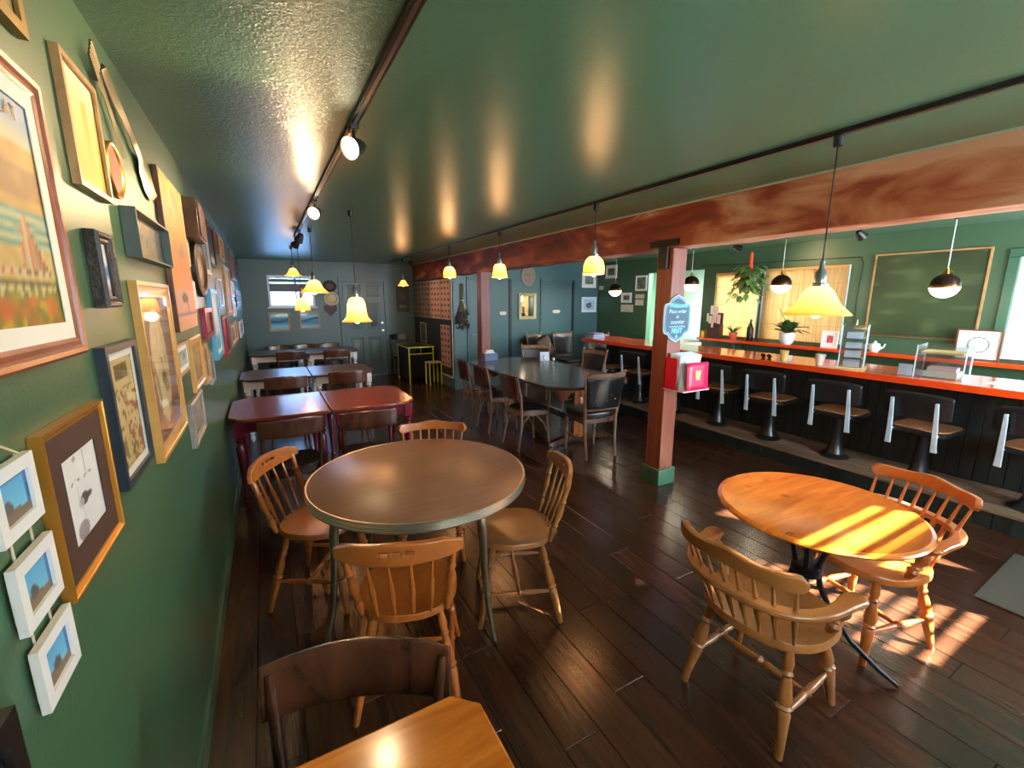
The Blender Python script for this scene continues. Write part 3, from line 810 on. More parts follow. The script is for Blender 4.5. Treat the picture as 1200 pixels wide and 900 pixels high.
# the long dark table and its chairs
t = thing('long_table', 'long dark polished table with clipped corners on a trestle base', 'table', (3.19, 4.92, 0))
hx, hy, c = .60, 1.26, .22
poly = [(-hx + c, -hy), (hx - c, -hy), (hx, -hy + c), (hx, hy - c), (hx - c, hy), (-hx + c, hy), (-hx, hy - c), (-hx, -hy + c)]
M_longtop = wood('dark_polished_top', S(44, 28, 22), S(74, 48, 38), 0.2, grain=(18, 2, 18), coat=0.15, bump=0.0)
M_trestle = wood('orange_brown_trestle', S(120, 62, 26), S(176, 104, 52), 0.3, grain=(12, 12, 2), coat=0.3)
MB().prism(poly, .728, .762).build('tabletop', M_longtop, t, bevel=.012, segs=3)
for sy in (-1, 1):
    y = sy * .88
    m = MB()
    prof = [(-.36, .728), (.36, .728), (.34, .60), (.24, .52), (.16, .30), (.20, .16), (.40, .06), (.42, 0), (.30, 0), (.18, .06), (0, .08)]
    half = [(.36, .728), (.345, .62), (.27, .53), (.205, .56), (.15, .615), (.0, .64)]
    outl = half + [(-x, z) for x, z in reversed(half[:-1])]
    Mx = Matrix.Translation((0, y, 0)) @ Matrix.Rotation(R(90), 4, 'X')
    m.prism(outl, -.03, .03, Mx)
    m.build('shaped_bracket', M_trestle, t, bevel=.004)
    MB().turn((0, y, .64), (0, y, .07), [(0, .05), (.1, .05), (.14, .035), (.3, .06), (.5, .055), (.75, .035), (.85, .05), (1, .05)], 16).build('leg', M_trestle, t)
    MB().box(-.10, .10, y - .03, y + .03, 0.03, .74).build('upright', M_trestle, t, bevel=.004)
    f = MB(); f.prism([(-.46, .0), (-.30, .0), (-.22, .03), (.22, .03), (.30, 0), (.46, 0), (.45, .05), (.2, .10), (-.2, .10), (-.45, .05)], -.035, .035, Mx)
    f.build('foot', M_bent, t, bevel=.004)
MB().box(-.03, .03, -.88, .88, .22, .30).build('stretcher', M_bent, t, bevel=.004)

GL = 'chairs round the long dark table'
for y, lab in ((4.26, 'brown-backed bentwood chair at the long dark table, next to the nailhead chair'), (5.02, 'brown-backed bentwood chair in the middle of the long dark table'), (5.56, 'brown-backed bentwood chair at the long dark table, nearest the far post')):
    bent_chair(lab, (2.60, y, 0), R(random.uniform(-6, 6)), GL, rail=(.60, .86), mat=M_bent, legmat=M_grayoak, arch=True, w=.205)

def nail_chair(label, loc, rotz, group, top=.94):
    o = thing('nailhead_chair', label, 'chair', loc, rotz, group)
    seat_mesh(lambda a: sup(a, .22, .225, 4, .06), .43, .50, -.012, edge=.02).build('seat', M_leather, o, label='black leather cushion')
    MB().box(-.20, .20, -.21, .21, .385, .435).build('seat_frame', M_bent, o, bevel=.004)
    nh = MB()
    for k in range(44):
        x, y = sup(2 * PI * k / 44, .222, .228, 4, .06); nh.sphere((x, y, .447), .006, 6, 4)
    nb = nh.build('nailheads', M_brass, o); nb['kind'] = 'stuff'
    for sy in (-1, 1):
        MB().turn((.185, sy * .185, .39), (.19, sy * .19, 0), [(0, .022), (.2, .022), (.25, .015), (.3, .022), (.8, .015), (1, .012)], 10).build('leg', M_grayoak, o)
        bp = MB().tube([(-.24, sy * .185, 0), (-.205, sy * .19, .25), (-.20, sy * .195, .45), (-.235, sy * .215, .72), (-.27, sy * .235, top)], [.014, .017, .019, .018, .015], 10).build('back_post', M_grayoak, o)
        MB().sphere((-.273, sy * .236, top + .012), .017, 10, 8).build('finial', M_brass, bp)
        MB().tube([(-.2, sy * .187, .2), (.185, sy * .187, .2)], .009, 7).build('stretcher', M_grayoak, o)
    def fn(z0, z1, bul):
        def g(u, v):
            y = (-1 + 2 * u) * (.195 + .04 * v); z = z0 + (z1 - z0) * v
            return (-.222 - .045 * v + bul * 0 - .03 * (1 - (2 * u - 1) ** 2), y, z)
        return g
    MB().grid(fn(.56, top - .05, 0), 14, 8).build('back_pad', M_leather, o, solid=.04, bevel=.008, label='black padded leather back')
    MB().grid(lambda u, v: (-.258 - .02 * v - .032 * (1 - (2 * u - 1) ** 2), (-1 + 2 * u) * .232, top - .06 + .055 * v), 16, 3).build('top_rail', M_grayoak, o, solid=.03, bevel=.005)
    MB().grid(lambda u, v: (-.212 - .01 * v - .03 * (1 - (2 * u - 1) ** 2), (-1 + 2 * u) * .195, .535 + .04 * v), 14, 2).build('lower_rail', M_grayoak, o, solid=.026, bevel=.004)
    nt2 = MB()
    for k in range(17):
        u = k / 16; q = 1 - (2 * u - 1) ** 2
        nt2.sphere((-.276 - .032 * q - .012, (-1 + 2 * u) * .215, top - .01), .0065, 6, 4)
    for k in range(5):
        nt2.sphere((-.262 - .03 * (1 - (k / 2 - 1) ** 2) - .02, (-1 + k / 2) * .12, .66 + .05 * (k % 2)), .007, 6, 4)
    nb = nt2.build('back_nailheads', M_brass, o); nb['kind'] = 'stuff'
    return o
nail_chair('black leather chair with brass nailheads at the head of the long dark table', (3.07, 3.70, 0), R(84), GL)
nail_chair('black leather nailhead chair at the far corner of the long dark table', (3.78, 5.93, 0), R(-118), GL)
nail_chair('black leather nailhead chair on the bar side of the long dark table', (4.0, 5.05, 0), R(186), GL)
GW = 'dark armchairs against the washroom wall'
nail_chair('tall dark chair against the washroom wall below the gilt mirror', (4.78, 7.22, 0), R(-70), GW, 1.0)
nail_chair('tall dark chair against the washroom wall, beneath the second door plate', (5.36, 7.18, 0), R(-92), GW, 1.0)
nail_chair('tall dark chair against the washroom wall, nearest the end of the bar', (5.78, 6.58, 0), R(-100), GW, 1.0)
M_bag = plain('brown_leather_bag', S(64, 36, 28), 0.45, bump=0.2, bscale=12)
b = thing('handbag', 'slumped brown bag on the tall chair below the gilt mirror', 'bag', (4.80, 7.14, .512))
MT = Matrix.Translation((0, 0, .02)) @ Matrix.Rotation(R(-24), 4, 'Y')
rg = []
for t_, w, d in ((0, .16, .09), (.06, .19, .11), (.22, .185, .10), (.34, .15, .07), (.40, .12, .035)):
    rg.append([(w * math.copysign(abs(math.cos(a)) ** .5, math.cos(a)), d * math.copysign(abs(math.sin(a)) ** .6, math.sin(a)), .07 + t_) for a in [2 * PI * k / 20 for k in range(20)]])
MB().loops(rg, M=MT).build('body', M_bag, b)
fl2 = MB(); fl2.grid(lambda u, v: tuple(MT @ Vector(((-.16 + .32 * u) * (1 - .15 * v), -.045 - .075 * math.sin(v * 1.5), .47 - .2 * v))), 6, 6)
fl2.build('flap', M_bag, b, solid=.006)
# small black-topped table with lime yellow edges by the posters, and its chairs
t = thing('small_table', 'small dark table with lime-yellow legs and edging beside the posters', 'table', (2.70, 9.10, 0))
M_lime = plain('lime_yellow_paint', S(206, 214, 70), 0.4)
box('tabletop', plain('black_top', S(28, 30, 34), 0.3), -.28, .26, -.55, .30, .735, .75, t)
m = MB()
for a in ((-.29, -.28, -.56, .31), (.26, .27, -.56, .31), (-.29, .27, -.56, -.55), (-.29, .27, .30, .31)): m.box(*a, .728, .752)
m.build('edging', M_lime, t)
MB().box(-.27, .25, -.545, -.535, .60, .615).build('rail', M_lime, t)
for sx, sy in ((-.26, -.54), (.24, -.54), (-.26, .28), (.24, .28)): box('leg', M_lime, sx - .012, sx + .012, sy - .012, sy + .012, 0, .735, t)
m = MB()
m.grid(lambda u, v: (-.27 - .004 * math.sin(u * 30), -.50 + .75 * u, .73 - .66 * v), 24, 8)
m.build('cloth', plain('dark_floral_cloth', S(30, 30, 40), 0.8, var=0.5), t, solid=.004, label='dark patterned cloth hanging off the table')
m = MB(); m.grid(lambda u, v: (-.25 + .48 * u, -.53 + .01 * math.sin(u * 24), .60 - .50 * v), 20, 6)
m.build('cloth', plain('black_cloth', S(10, 10, 12), 0.9), t, solid=.004, label='black cloth hanging below the yellow rail')
bt = thing('low_stool', 'low stool with a pale seat and yellow legs beside the small lime-edged table', 'stool', (2.87, 8.36, 0))
box('seat', plain('pale_seat', S(170, 172, 160), 0.5), -.14, .14, -.14, .14, .44, .46, bt, bevel=.004)
for sx in (-.12, .12):
    for sy in (-.12, .12): box('leg', M_lime, sx - .011, sx + .011, sy - .011, sy + .011, 0, .44, bt)
bent_chair('black-seated chair pushed in at the lime-edged table by the far wall', (2.62, 9.73, 0), R(-90), GB, rail=(.78, .90), mat=M_leather)

# ================================================================ pictures and wall decor
def mixc(a, b, t):
    t = max(0, min(1, t)); return tuple(x + (y - x) * t for x, y in zip(a, b))
def noise2(x, y, s=0):
    def h(i, j):
        q = math.sin(i * 127.1 + j * 311.7 + s * 74.7) * 43758.5453
        return q - math.floor(q)
    i, j = math.floor(x), math.floor(y); fx, fy = x - i, y - j
    fx = fx * fx * (3 - 2 * fx); fy = fy * fy * (3 - 2 * fy)
    return (h(i, j) * (1 - fx) + h(i + 1, j) * fx) * (1 - fy) + (h(i, j + 1) * (1 - fx) + h(i + 1, j + 1) * fx) * fy

def art(name, parent, x0, x1, z0, z1, y, fn, res=0.012, gloss=False, mask=None):
    """a flat print: a fine grid whose colour attribute holds the picture; fn(u, v) -> sRGB"""
    w, h = x1 - x0, z1 - z0
    nu = max(4, min(70, int(w / res))); nv = max(4, min(70, int(h / res)))
    vs_ = []; cs = []
    for j in range(nv + 1):
        for i in range(nu + 1):
            u, v = i / nu, j / nv
            vs_.append((x0 + w * u, y, z0 + h * v)); cs.append(S(*fn(u, v)))
    fs = [(j * (nu + 1) + i, j * (nu + 1) + i + 1, (j + 1) * (nu + 1) + i + 1, (j + 1) * (nu + 1) + i) for j in range(nv) for i in range(nu)
          if not mask or mask((i + .5) / nu, (j + .5) / nv)]
    me = bpy.data.meshes.new(name); me.from_pydata(vs_, [], fs); me.update()
    ca = me.color_attributes.new('paint', 'FLOAT_COLOR', 'POINT')
    flat = [c for q in cs for c in q]
    ca.data.foreach_set('color', flat)
    me.materials.append(M_paintgloss if gloss else M_paint)
    o = bpy.data.objects.new(name, me); COL.objects.link(o)
    if parent is not None: o.parent = parent
    return o

def rect_ring(mb, w, h, prof):
    """mitred frame; prof = list of (inset from the outer edge, distance out of the wall)"""
    L = lambda i, d: [(-w / 2 + i, -d, -h / 2 + i), (w / 2 - i, -d, -h / 2 + i), (w / 2 - i, -d, h / 2 - i), (-w / 2 + i, -d, h / 2 - i)]
    mb.loops([L(i, d) for i, d in prof], cap0=False, cap1=False)
    return mb

WALL_ROT = {'left': R(90), 'far': 0.0, 'right': R(-90)}
def wall_point(wall, u, z, at=None):
    return {'left': (XL, u, z), 'far': (u, YR if at is None else at, z), 'right': (XR, u, z)}[wall]

def picture(name, label, wall, u0, u1, z0, z1, d, fw, fmat, fn, matw=0.0, matc=(235, 232, 222), cat='picture', glass=False, style='flat', group=None, at=None, res=0.012, tilt=0.0):
    o = thing(name, label, cat, wall_point(wall, (u0 + u1) / 2, (z0 + z1) / 2, at), WALL_ROT[wall], group)
    if tilt: o.rotation_euler = (0, tilt, WALL_ROT[wall])
    w, h = abs(u1 - u0), z1 - z0
    if style == 'canvas':
        MB().box(-w / 2, w / 2, -d, -.001, -h / 2, h / 2).build('canvas', fmat, o, bevel=.003)
        art('painting', o, -w / 2 + .002, w / 2 - .002, -h / 2 + .002, h / 2 - .002, -d - .001, fn, res)
        return o
    if style == 'flat': prof = [(0, .001), (0, d), (fw, d), (fw, d * .6)]
    elif style == 'raised': prof = [(0, .001), (0, d * .75), (fw * .18, d), (fw * .42, d * .94), (fw * .55, d * .72), (fw * .8, d * .80), (fw, d * .68), (fw, d * .5)]
    elif style == 'cove': prof = [(0, .001), (0, d), (fw * .25, d), (fw * .3, d * .9), (fw * .65, d * .66), (fw, d * .62), (fw, d * .5)]
    else: prof = [(0, .001), (0, d), (.006, d), (.006, d * .15)]
    rect_ring(MB(), w, h, prof).build('frame', fmat, o, smooth=20)
    yb = d * .55 if style != 'box' else d * .35
    iw, ih = w / 2 - fw + .002, h / 2 - fw + .002
    if matw:
        rect_ring(MB(), 2 * iw, 2 * ih, [(0, yb), (0, yb + .002), (matw, yb + .002), (matw, yb)]).build('mat_board', plain('mat_board', S(*matc), 0.8), o, smooth=0)
        iw -= matw - .002; ih -= matw - .002
    art('print', o, -iw, iw, -ih, ih, -yb * .9, fn, res)
    if glass:
        gw, gh = w / 2 - fw, h / 2 - fw
        MB().box(-gw, gw, -yb - .004, -yb - .0035, -gh, gh).build('glass', M_glassart, o, smooth=0)
    return o

F_red = wood('red_brown_frame', S(120, 58, 36), S(164, 92, 60), 0.3, grain=(8, 8, 8), contrast=.6, coat=.3)
F_gold = plain('gold_frame', S(196, 140, 56), 0.3, metal=0.7)
F_dgold = plain('dull_gold_frame', S(150, 122, 70), 0.38, metal=0.6)
F_oak = wood('light_oak_frame', S(188, 132, 64), S(222, 172, 100), 0.35, grain=(10, 10, 10), contrast=.6, coat=.2)
F_navy = plain('blue_black_frame', S(38, 50, 62), 0.35)
F_dark = plain('dark_carved_frame', S(46, 38, 34), 0.4, bump=0.5, bscale=90)
F_grey = wood('grey_wood_frame', S(120, 112, 102), S(162, 152, 140), 0.5, grain=(12, 12, 12))
F_tan = wood('tan_wood_frame', S(150, 112, 70), S(190, 150, 100), 0.4, grain=(12, 12, 12))
F_brown = wood('brown_wood_frame', S(84, 50, 34), S(124, 80, 54), 0.35, grain=(10, 10, 10))
F_sage = plain('slate_box_frame', S(84, 94, 88), 0.5)
F_black = plain('black_frame', S(28, 26, 26), 0.35)
F_white = plain('white_frame', S(232, 236, 238), 0.4)
F_crim = plain('crimson_frame', S(150, 30, 60), 0.35)
F_blue = plain('sky_blue_frame', S(96, 176, 208), 0.4)
F_silver = plain('silver_frame', S(190, 192, 192), 0.3, metal=.7)

def text_mesh(curve, parent, loc):
    q = bpy.data.objects.new('lettering_source', curve); COL.objects.link(q)
    dg = bpy.context.evaluated_depsgraph_get()
    me = bpy.data.meshes.new_from_object(q.evaluated_get(dg)); me.name = 'lettering'
    bpy.data.objects.remove(q, do_unlink=True)
    return obj_from(me, 'lettering', parent, loc, (R(90), 0, 0))
# --- large sailing picture at the near end of the wall
def big_art(u, v):
    n = noise2(u * 14, v * 14); n2 = noise2(u * 40, v * 30, 3)
    if v > .80: c = mixc((206, 196, 150), (150, 180, 205), (v - .80) / .12 + .4 * (u - .5))
    elif v > .52: c = mixc((206, 176, 96), (150, 112, 58), abs(v - .63) < .07 and .5 + n or n * .7)
    elif v > .34: c = mixc((96, 156, 146), (196, 206, 176), (math.sin(v * 120 + u * 7 + 3 * n) + 1) / 2)
    elif v > .21: c = mixc((196, 172, 116), (222, 206, 160), n2)
    else:
        c = mixc((214, 190, 60), (96, 116, 40), n2 * 1.2)
        if v < .14: c = mixc(c, (206, 104, 50), 1.4 * n - .3)
        c = mixc(c, (128, 140, 50), .4 * n2)
    # sail
    t = (.50 - v) / .26
    cx = .835
    if 0 < t < 1 and abs(u - cx - .03 * t) < .01 + .075 * t:
        s = (u - cx) / (.085 * t + .01)
        c = (205, 108, 60) if math.sin(s * 9) > .45 else mixc((214, 205, 170), (110, 96, 76), abs(s) * .8)
    if .225 < v < .26 and .4 < u < .96: c = (196, 84, 44) if u < .72 else (120, 100, 70)
    if .13 < v < .25 and u < .97:
        if math.sin(u * 130) > -.1 and (abs(v - .235) < .014 or abs(v - .155) < .012 or math.sin(u * 130) > .75): c = (216, 206, 176)
    if .17 < v < .20 and u < .95: c = mixc(c, (90, 84, 60), .6)
    q_ = sum(c) / 3
    return tuple(max(0, ((q_ - 150) * 1.15 + 140 + (x - q_) * 1.45) * .80) for x in c)
o = picture('framed_painting', 'large painting of a sailing boat and fence in a red-brown moulded frame', 'left', .52, 1.254, 1.587, 2.103, .022, .036, F_red, big_art, matw=.034, style='raised', res=.009)
tx = bpy.data.curves.new('lettering', 'FONT'); tx.body = 'LAT'; tx.size = .036; tx.extrude = 0.0004
tx.materials.append(plain('tan_lettering', S(186, 150, 110), .6)); tx.space_character = 1.15
text_mesh(tx, o, (.188, -.0135, .155))

def gen(bg1, bg2, marks=(), seed=0, sc=6):
    def f(u, v):
        c = mixc(bg1, bg2, noise2(u * sc, v * sc, seed) * 1.4 - .2)
        for cu, cv, ru, rv, col in marks:
            if ((u - cu) / ru) ** 2 + ((v - cv) / rv) ** 2 < 1: c = mixc(col, c, .25 * noise2(u * 30, v * 30, seed))
        return c
    return f
def bands(cols, seed=0, wob=.05):
    def f(u, v):
        t = max(0, min(.999, v + wob * (noise2(u * 5, v * 5, seed) - .5))) * len(cols)
        return mixc(cols[int(t)], cols[min(len(cols) - 1, int(t) + 1)], max(0, (t - int(t) - .7) / .3))
    return f

picture('framed_painting', 'gold-edged small picture high above the sailing painting', 'left', .88, 1.255, 2.175, 2.42, .018, .022, F_dgold, gen((150, 130, 80), (110, 110, 70), seed=2))
def tall_art(u, v):
    c = mixc((214, 208, 178), (196, 156, 44), (1.05 - v) * 1.1)
    if v < .8: c = mixc(c, (196, 150, 30), (noise2(u * 5, v * 3, 5) - .35) * 1.8)
    return c
picture('framed_painting', 'tall white and mustard abstract picture in a deep pale wood frame', 'left', 1.418, 1.672, 1.958, 2.246, .018, .014, F_tan, tall_art, style='flat')
def oval_thing(name, label, cat, u, z, w, h, d, fmat, fn, wall='left', lip=.018, at=None, inner=True, res=.006):
    o = thing(name, label, cat, wall_point(wall, u, z, at), WALL_ROT[wall])
    n = 36
    L = lambda i, dd: [((w / 2 - i) * math.cos(2 * PI * k / n), -dd, (h / 2 - i) * math.sin(2 * PI * k / n)) for k in range(n)]
    MB().loops([L(0, .001), L(0, d * .7), L(lip * .3, d), L(lip * .7, d * .9), L(lip, d * .5)], cap0=False, cap1=True).build('frame', fmat, o)
    if inner:
        art('print', o, -w / 2 + lip, w / 2 - lip, -h / 2 + lip, h / 2 - lip, -d * .5 - .001, fn, res,
            mask=lambda u_, v_: (2 * u_ - 1) ** 2 + (2 * v_ - 1) ** 2 < 1)
    return o
oval_thing('oval_miniature', 'small oval miniature with a brass rim and red ground beside the carved spoon', 'picture', 1.80, 2.075, .165, .16, .012, M_brass, gen((150, 62, 46), (120, 40, 34), seed=3))

# oversized wooden-looking metal fork and spoon
M_pew = plain('aged_pewter', S(112, 104, 84), 0.35, metal=0.7)
def wall_rod(o, name, pts, mat): MB().sweep([(y, -d, z) for y, z, d, w in pts], lambda t: [(-.010, -.005), (.010, -.005), (.010, .005), (-.010, .005)], up=(0, 1, 0)).build(name, mat, o)
o = thing('wall_spoon', 'oversized pewter spoon hung on the wall below the ceiling', 'spoon', (XL, 2.05, 2.22), R(90))
pts = [(-.25, .125), (-.12, .075), (0, .02), (.09, -.03)]
rings = []
spec = [(-.26, .13, .012), (-.235, .12, .024), (-.17, .092, .026), (-.09, .055, .014), (.0, .012, .011), (.07, -.022, .013), (.11, -.04, .035), (.17, -.062, .056), (.23, -.082, .058), (.28, -.10, .042), (.305, -.11, .012)]
for (x, z, w) in spec:
    w *= 1.35; dx, dz = .62, .78
    dep = .016 if x < .1 else .010
    rings.append([(x - dx * w, -dep, z - dz * w), (x, -dep - .010, z), (x + dx * w, -dep, z + dz * w), (x, -dep + .006, z)])
MB().loops(rings).build('spoon', M_pew, o)
o = thing('wall_fork', 'oversized pewter fork hung on the wall beside the oval miniature', 'fork', (XL, 1.80, 2.25), R(90))
rings = []
for x, z, w in ((.10, -.11, .012), (.06, -.07, .02), (.02, -.02, .011), (-.03, .03, .010), (-.05, .05, .03), (-.06, .062, .034)):
    rings.append([(x - .6 * w, -.014, z - .8 * w), (x, -.020, z), (x + .6 * w, -.014, z + .8 * w), (x, -.010, z)])
MB().loops(rings).build('handle', M_pew, o)
for k in range(4):
    off = (k - 1.5) * .018
    MB().tube([(-.06 + .6 * off, -.014, .062 + .8 * off), (-.13 + .6 * off, -.02, .10 + .8 * off)], [.006, .003], 6).build('tine', M_pew, o)

picture('carved_frame', 'small dark carved frame with a pale blue print', 'left', 1.422, 1.546, 1.678, 1.862, .030, .028, F_dark, bands([(150, 120, 110), (190, 205, 215), (90, 120, 170), (214, 220, 226), (196, 206, 214)], 4), style='raised', res=.008)
picture('shadow_box', 'shallow slate-grey shadow box with a beige card inside', 'left', 1.801, 2.353, 1.827, 1.978, .040, .012, F_sage, gen((150, 134, 104), (132, 118, 92), [(.34, .45, .02, .1, (90, 76, 60)), (.46, .45, .02, .1, (90, 76, 60)), (.9, .5, .16, .8, (52, 60, 60))], 8), style='box', glass=True)
def canvas_art(u, v):
    c = mixc((214, 128, 90), (232, 140, 50), noise2(u * 4, v * 6, 1) * 1.3)
    if v > .55: c = mixc(c, (232, 196, 50), (v - .5) * 2.2 * (0.6 + .6 * noise2(u * 5, v * 5, 9)))
    if v > .5 and noise2(u * 6, v * 9, 12) > .66: c = mixc(c, (120, 130, 120), .5)
    if v < .28: c = mixc(c, (206, 150, 124), .7)
    if ((u - .45) / .16) ** 2 + ((v - .215) / .035) ** 2 < 1: c = (66, 46, 36)
    if abs(u - .55 - .3 * (.2 - v)) < .02 and .11 < v < .2: c = (80, 56, 40)
    if abs(v - .10) < .006: c = (130, 100, 104)
    return c
picture('canvas_painting', 'tall orange and yellow canvas with a dark flower near its foot', 'left', 2.417, 3.031, 1.552, 2.246, .022, .02, F_brown, canvas_art, style='canvas')
def sampler_art(u, v):
    c = mixc((150, 112, 92), (134, 98, 80), noise2(u * 9, v * 9))
    if ((u - .44) / .30) ** 2 + ((v - .50) / .42) ** 2 < 1:
        c = mixc((214, 196, 156), (196, 172, 130), noise2(u * 12, v * 16, 2))
        if noise2(u * 16, v * 12, 7) > .62 and v < .56: c = mixc(c, (120, 110, 66), .6)
        if ((u - .5) / .08) ** 2 + ((v - .40) / .05) ** 2 < 1: c = (130, 112, 60)
    if .26 < u < .46 and .21 < v < .27: c = (232, 224, 208)
    return c
picture('framed_sampler', 'oval embroidered sampler behind glass in a light oak frame', 'left', 1.750, 2.276, 1.168, 1.755, .024, .050, F_oak, sampler_art, glass=True, style='cove', res=.007)
def collage_art(u, v):
    c = mixc((206, 190, 140), (190, 170, 118), noise2(u * 6, v * 8))
    k = noise2(u * 13, v * 22, 4)
    if v < .72 and k > .60: c = mixc(c, [(130, 60, 40), (96, 80, 44), (150, 96, 50)][int(noise2(u * 8, v * 9, 8) * 2.99)], .75)
    if .80 < v < .93 and .22 < u < .78: c = mixc((110, 104, 56), (84, 66, 44), noise2(u * 14, v * 20, 1))
    return c
picture('framed_collage', 'collage of small specimens in a blue-black frame', 'left', 1.351, 1.635, 1.231, 1.587, .022, .018, F_navy, collage_art, matw=.022, matc=(226, 226, 220), glass=True, res=.005)
def bird_art(u, v):
    c = mixc((226, 226, 226), (208, 212, 216), noise2(u * 4, v * 5))
    for cu, cv, ru, rv, col in ((.46, .42, .13, .07, (56, 46, 44)), (.60, .42, .10, .035, (66, 52, 48)), (.36, .40, .08, .06, (180, 178, 176)), (.30, .10, .16, .11, (130, 122, 124)), (.36, .92, .05, .03, (150, 140, 140))):
        if ((u - cu) / ru) ** 2 + ((v - cv) / rv) ** 2 < 1: c = mixc(col, c, .15)
    for cu, cv in ((.30, .66), (.66, .64)):
        if abs(((u - cu) / .10) ** 2 + ((v - cv) / .03) ** 2 - 1) < .5 and v > cv: c = (140, 136, 134)
    if abs(u - .62) < .012 and .68 < v < .95: c = (120, 112, 112)
    if abs(u - .36 - .05 * math.sin(v * 9)) < .008 and .2 < v < .62: c = (178, 176, 174)
    return c
picture('framed_print', 'bird drawing with a dark mat in a gold and brown frame', 'left', .968, 1.284, 1.173, 1.480, .020, .020, F_gold, bird_art, matw=.052, matc=(64, 40, 30), style='cove', res=.003)

# three small white frames on one cord
o = thing('photo_string', 'string of three small white beach photo frames on one cord', 'picture', (XL, .885, 1.275), R(90))
def beach(k):
    def f(u, v):
        c = mixc((120, 196, 222), (84, 160, 208), v)
        if u > .9 or v > .92: c = (60, 110, 170)
        if v < .28 - .2 * (u - .5): c = mixc((130, 112, 90), (110, 96, 84), noise2(u * 9, v * 9, k))
        if ((u - .25 - .1 * k) / .14) ** 2 + ((v - .36) / .16) ** 2 < 1: c = (92, 92, 92)
        return c
    return f
for k, z in enumerate((1.415, 1.274, 1.135)):
    fo = rect_ring(MB(), .126, .106, [(0, .006), (0, .017), (.020, .017), (.020, .011)]).build('photo_frame', F_white, o, smooth=20, loc=(-.012 + .008 * k, 0, z - 1.275))
    art('photo', fo, -.043, .043, -.033, .033, -.012, beach(k), .004)
    MB().box(-.050, -.030, -.006, 0, -.04, .04).box(.030, .05, -.006, 0, -.04, .04).build('frame_back', F_white, fo)
for sx in (-.03, .03):
    MB().tube([(sx, -.004, .195), (sx, -.004, .07), (sx, -.004, -.07), (sx, -.004, -.20)], .0018, 6).build('cord', plain('cord', S(206, 196, 170), .8), o)
MB().tube([(-.03, -.010, .195), (-.085, -.008, .26)], .0018, 6).build('cord', plain('cord2', S(206, 196, 170), .8), o)
MB().tube([(.03, -.010, .195), (-.085, -.008, .26)], .0018, 6).build('cord', plain('cord3', S(206, 196, 170), .8), o)
picture('framed_print', 'dark frame low on the wall below the string of beach photos', 'left', .44, .743, .93, 1.175, .02, .03, F_black, gen((30, 30, 30), (50, 48, 44)), tilt=0.0)

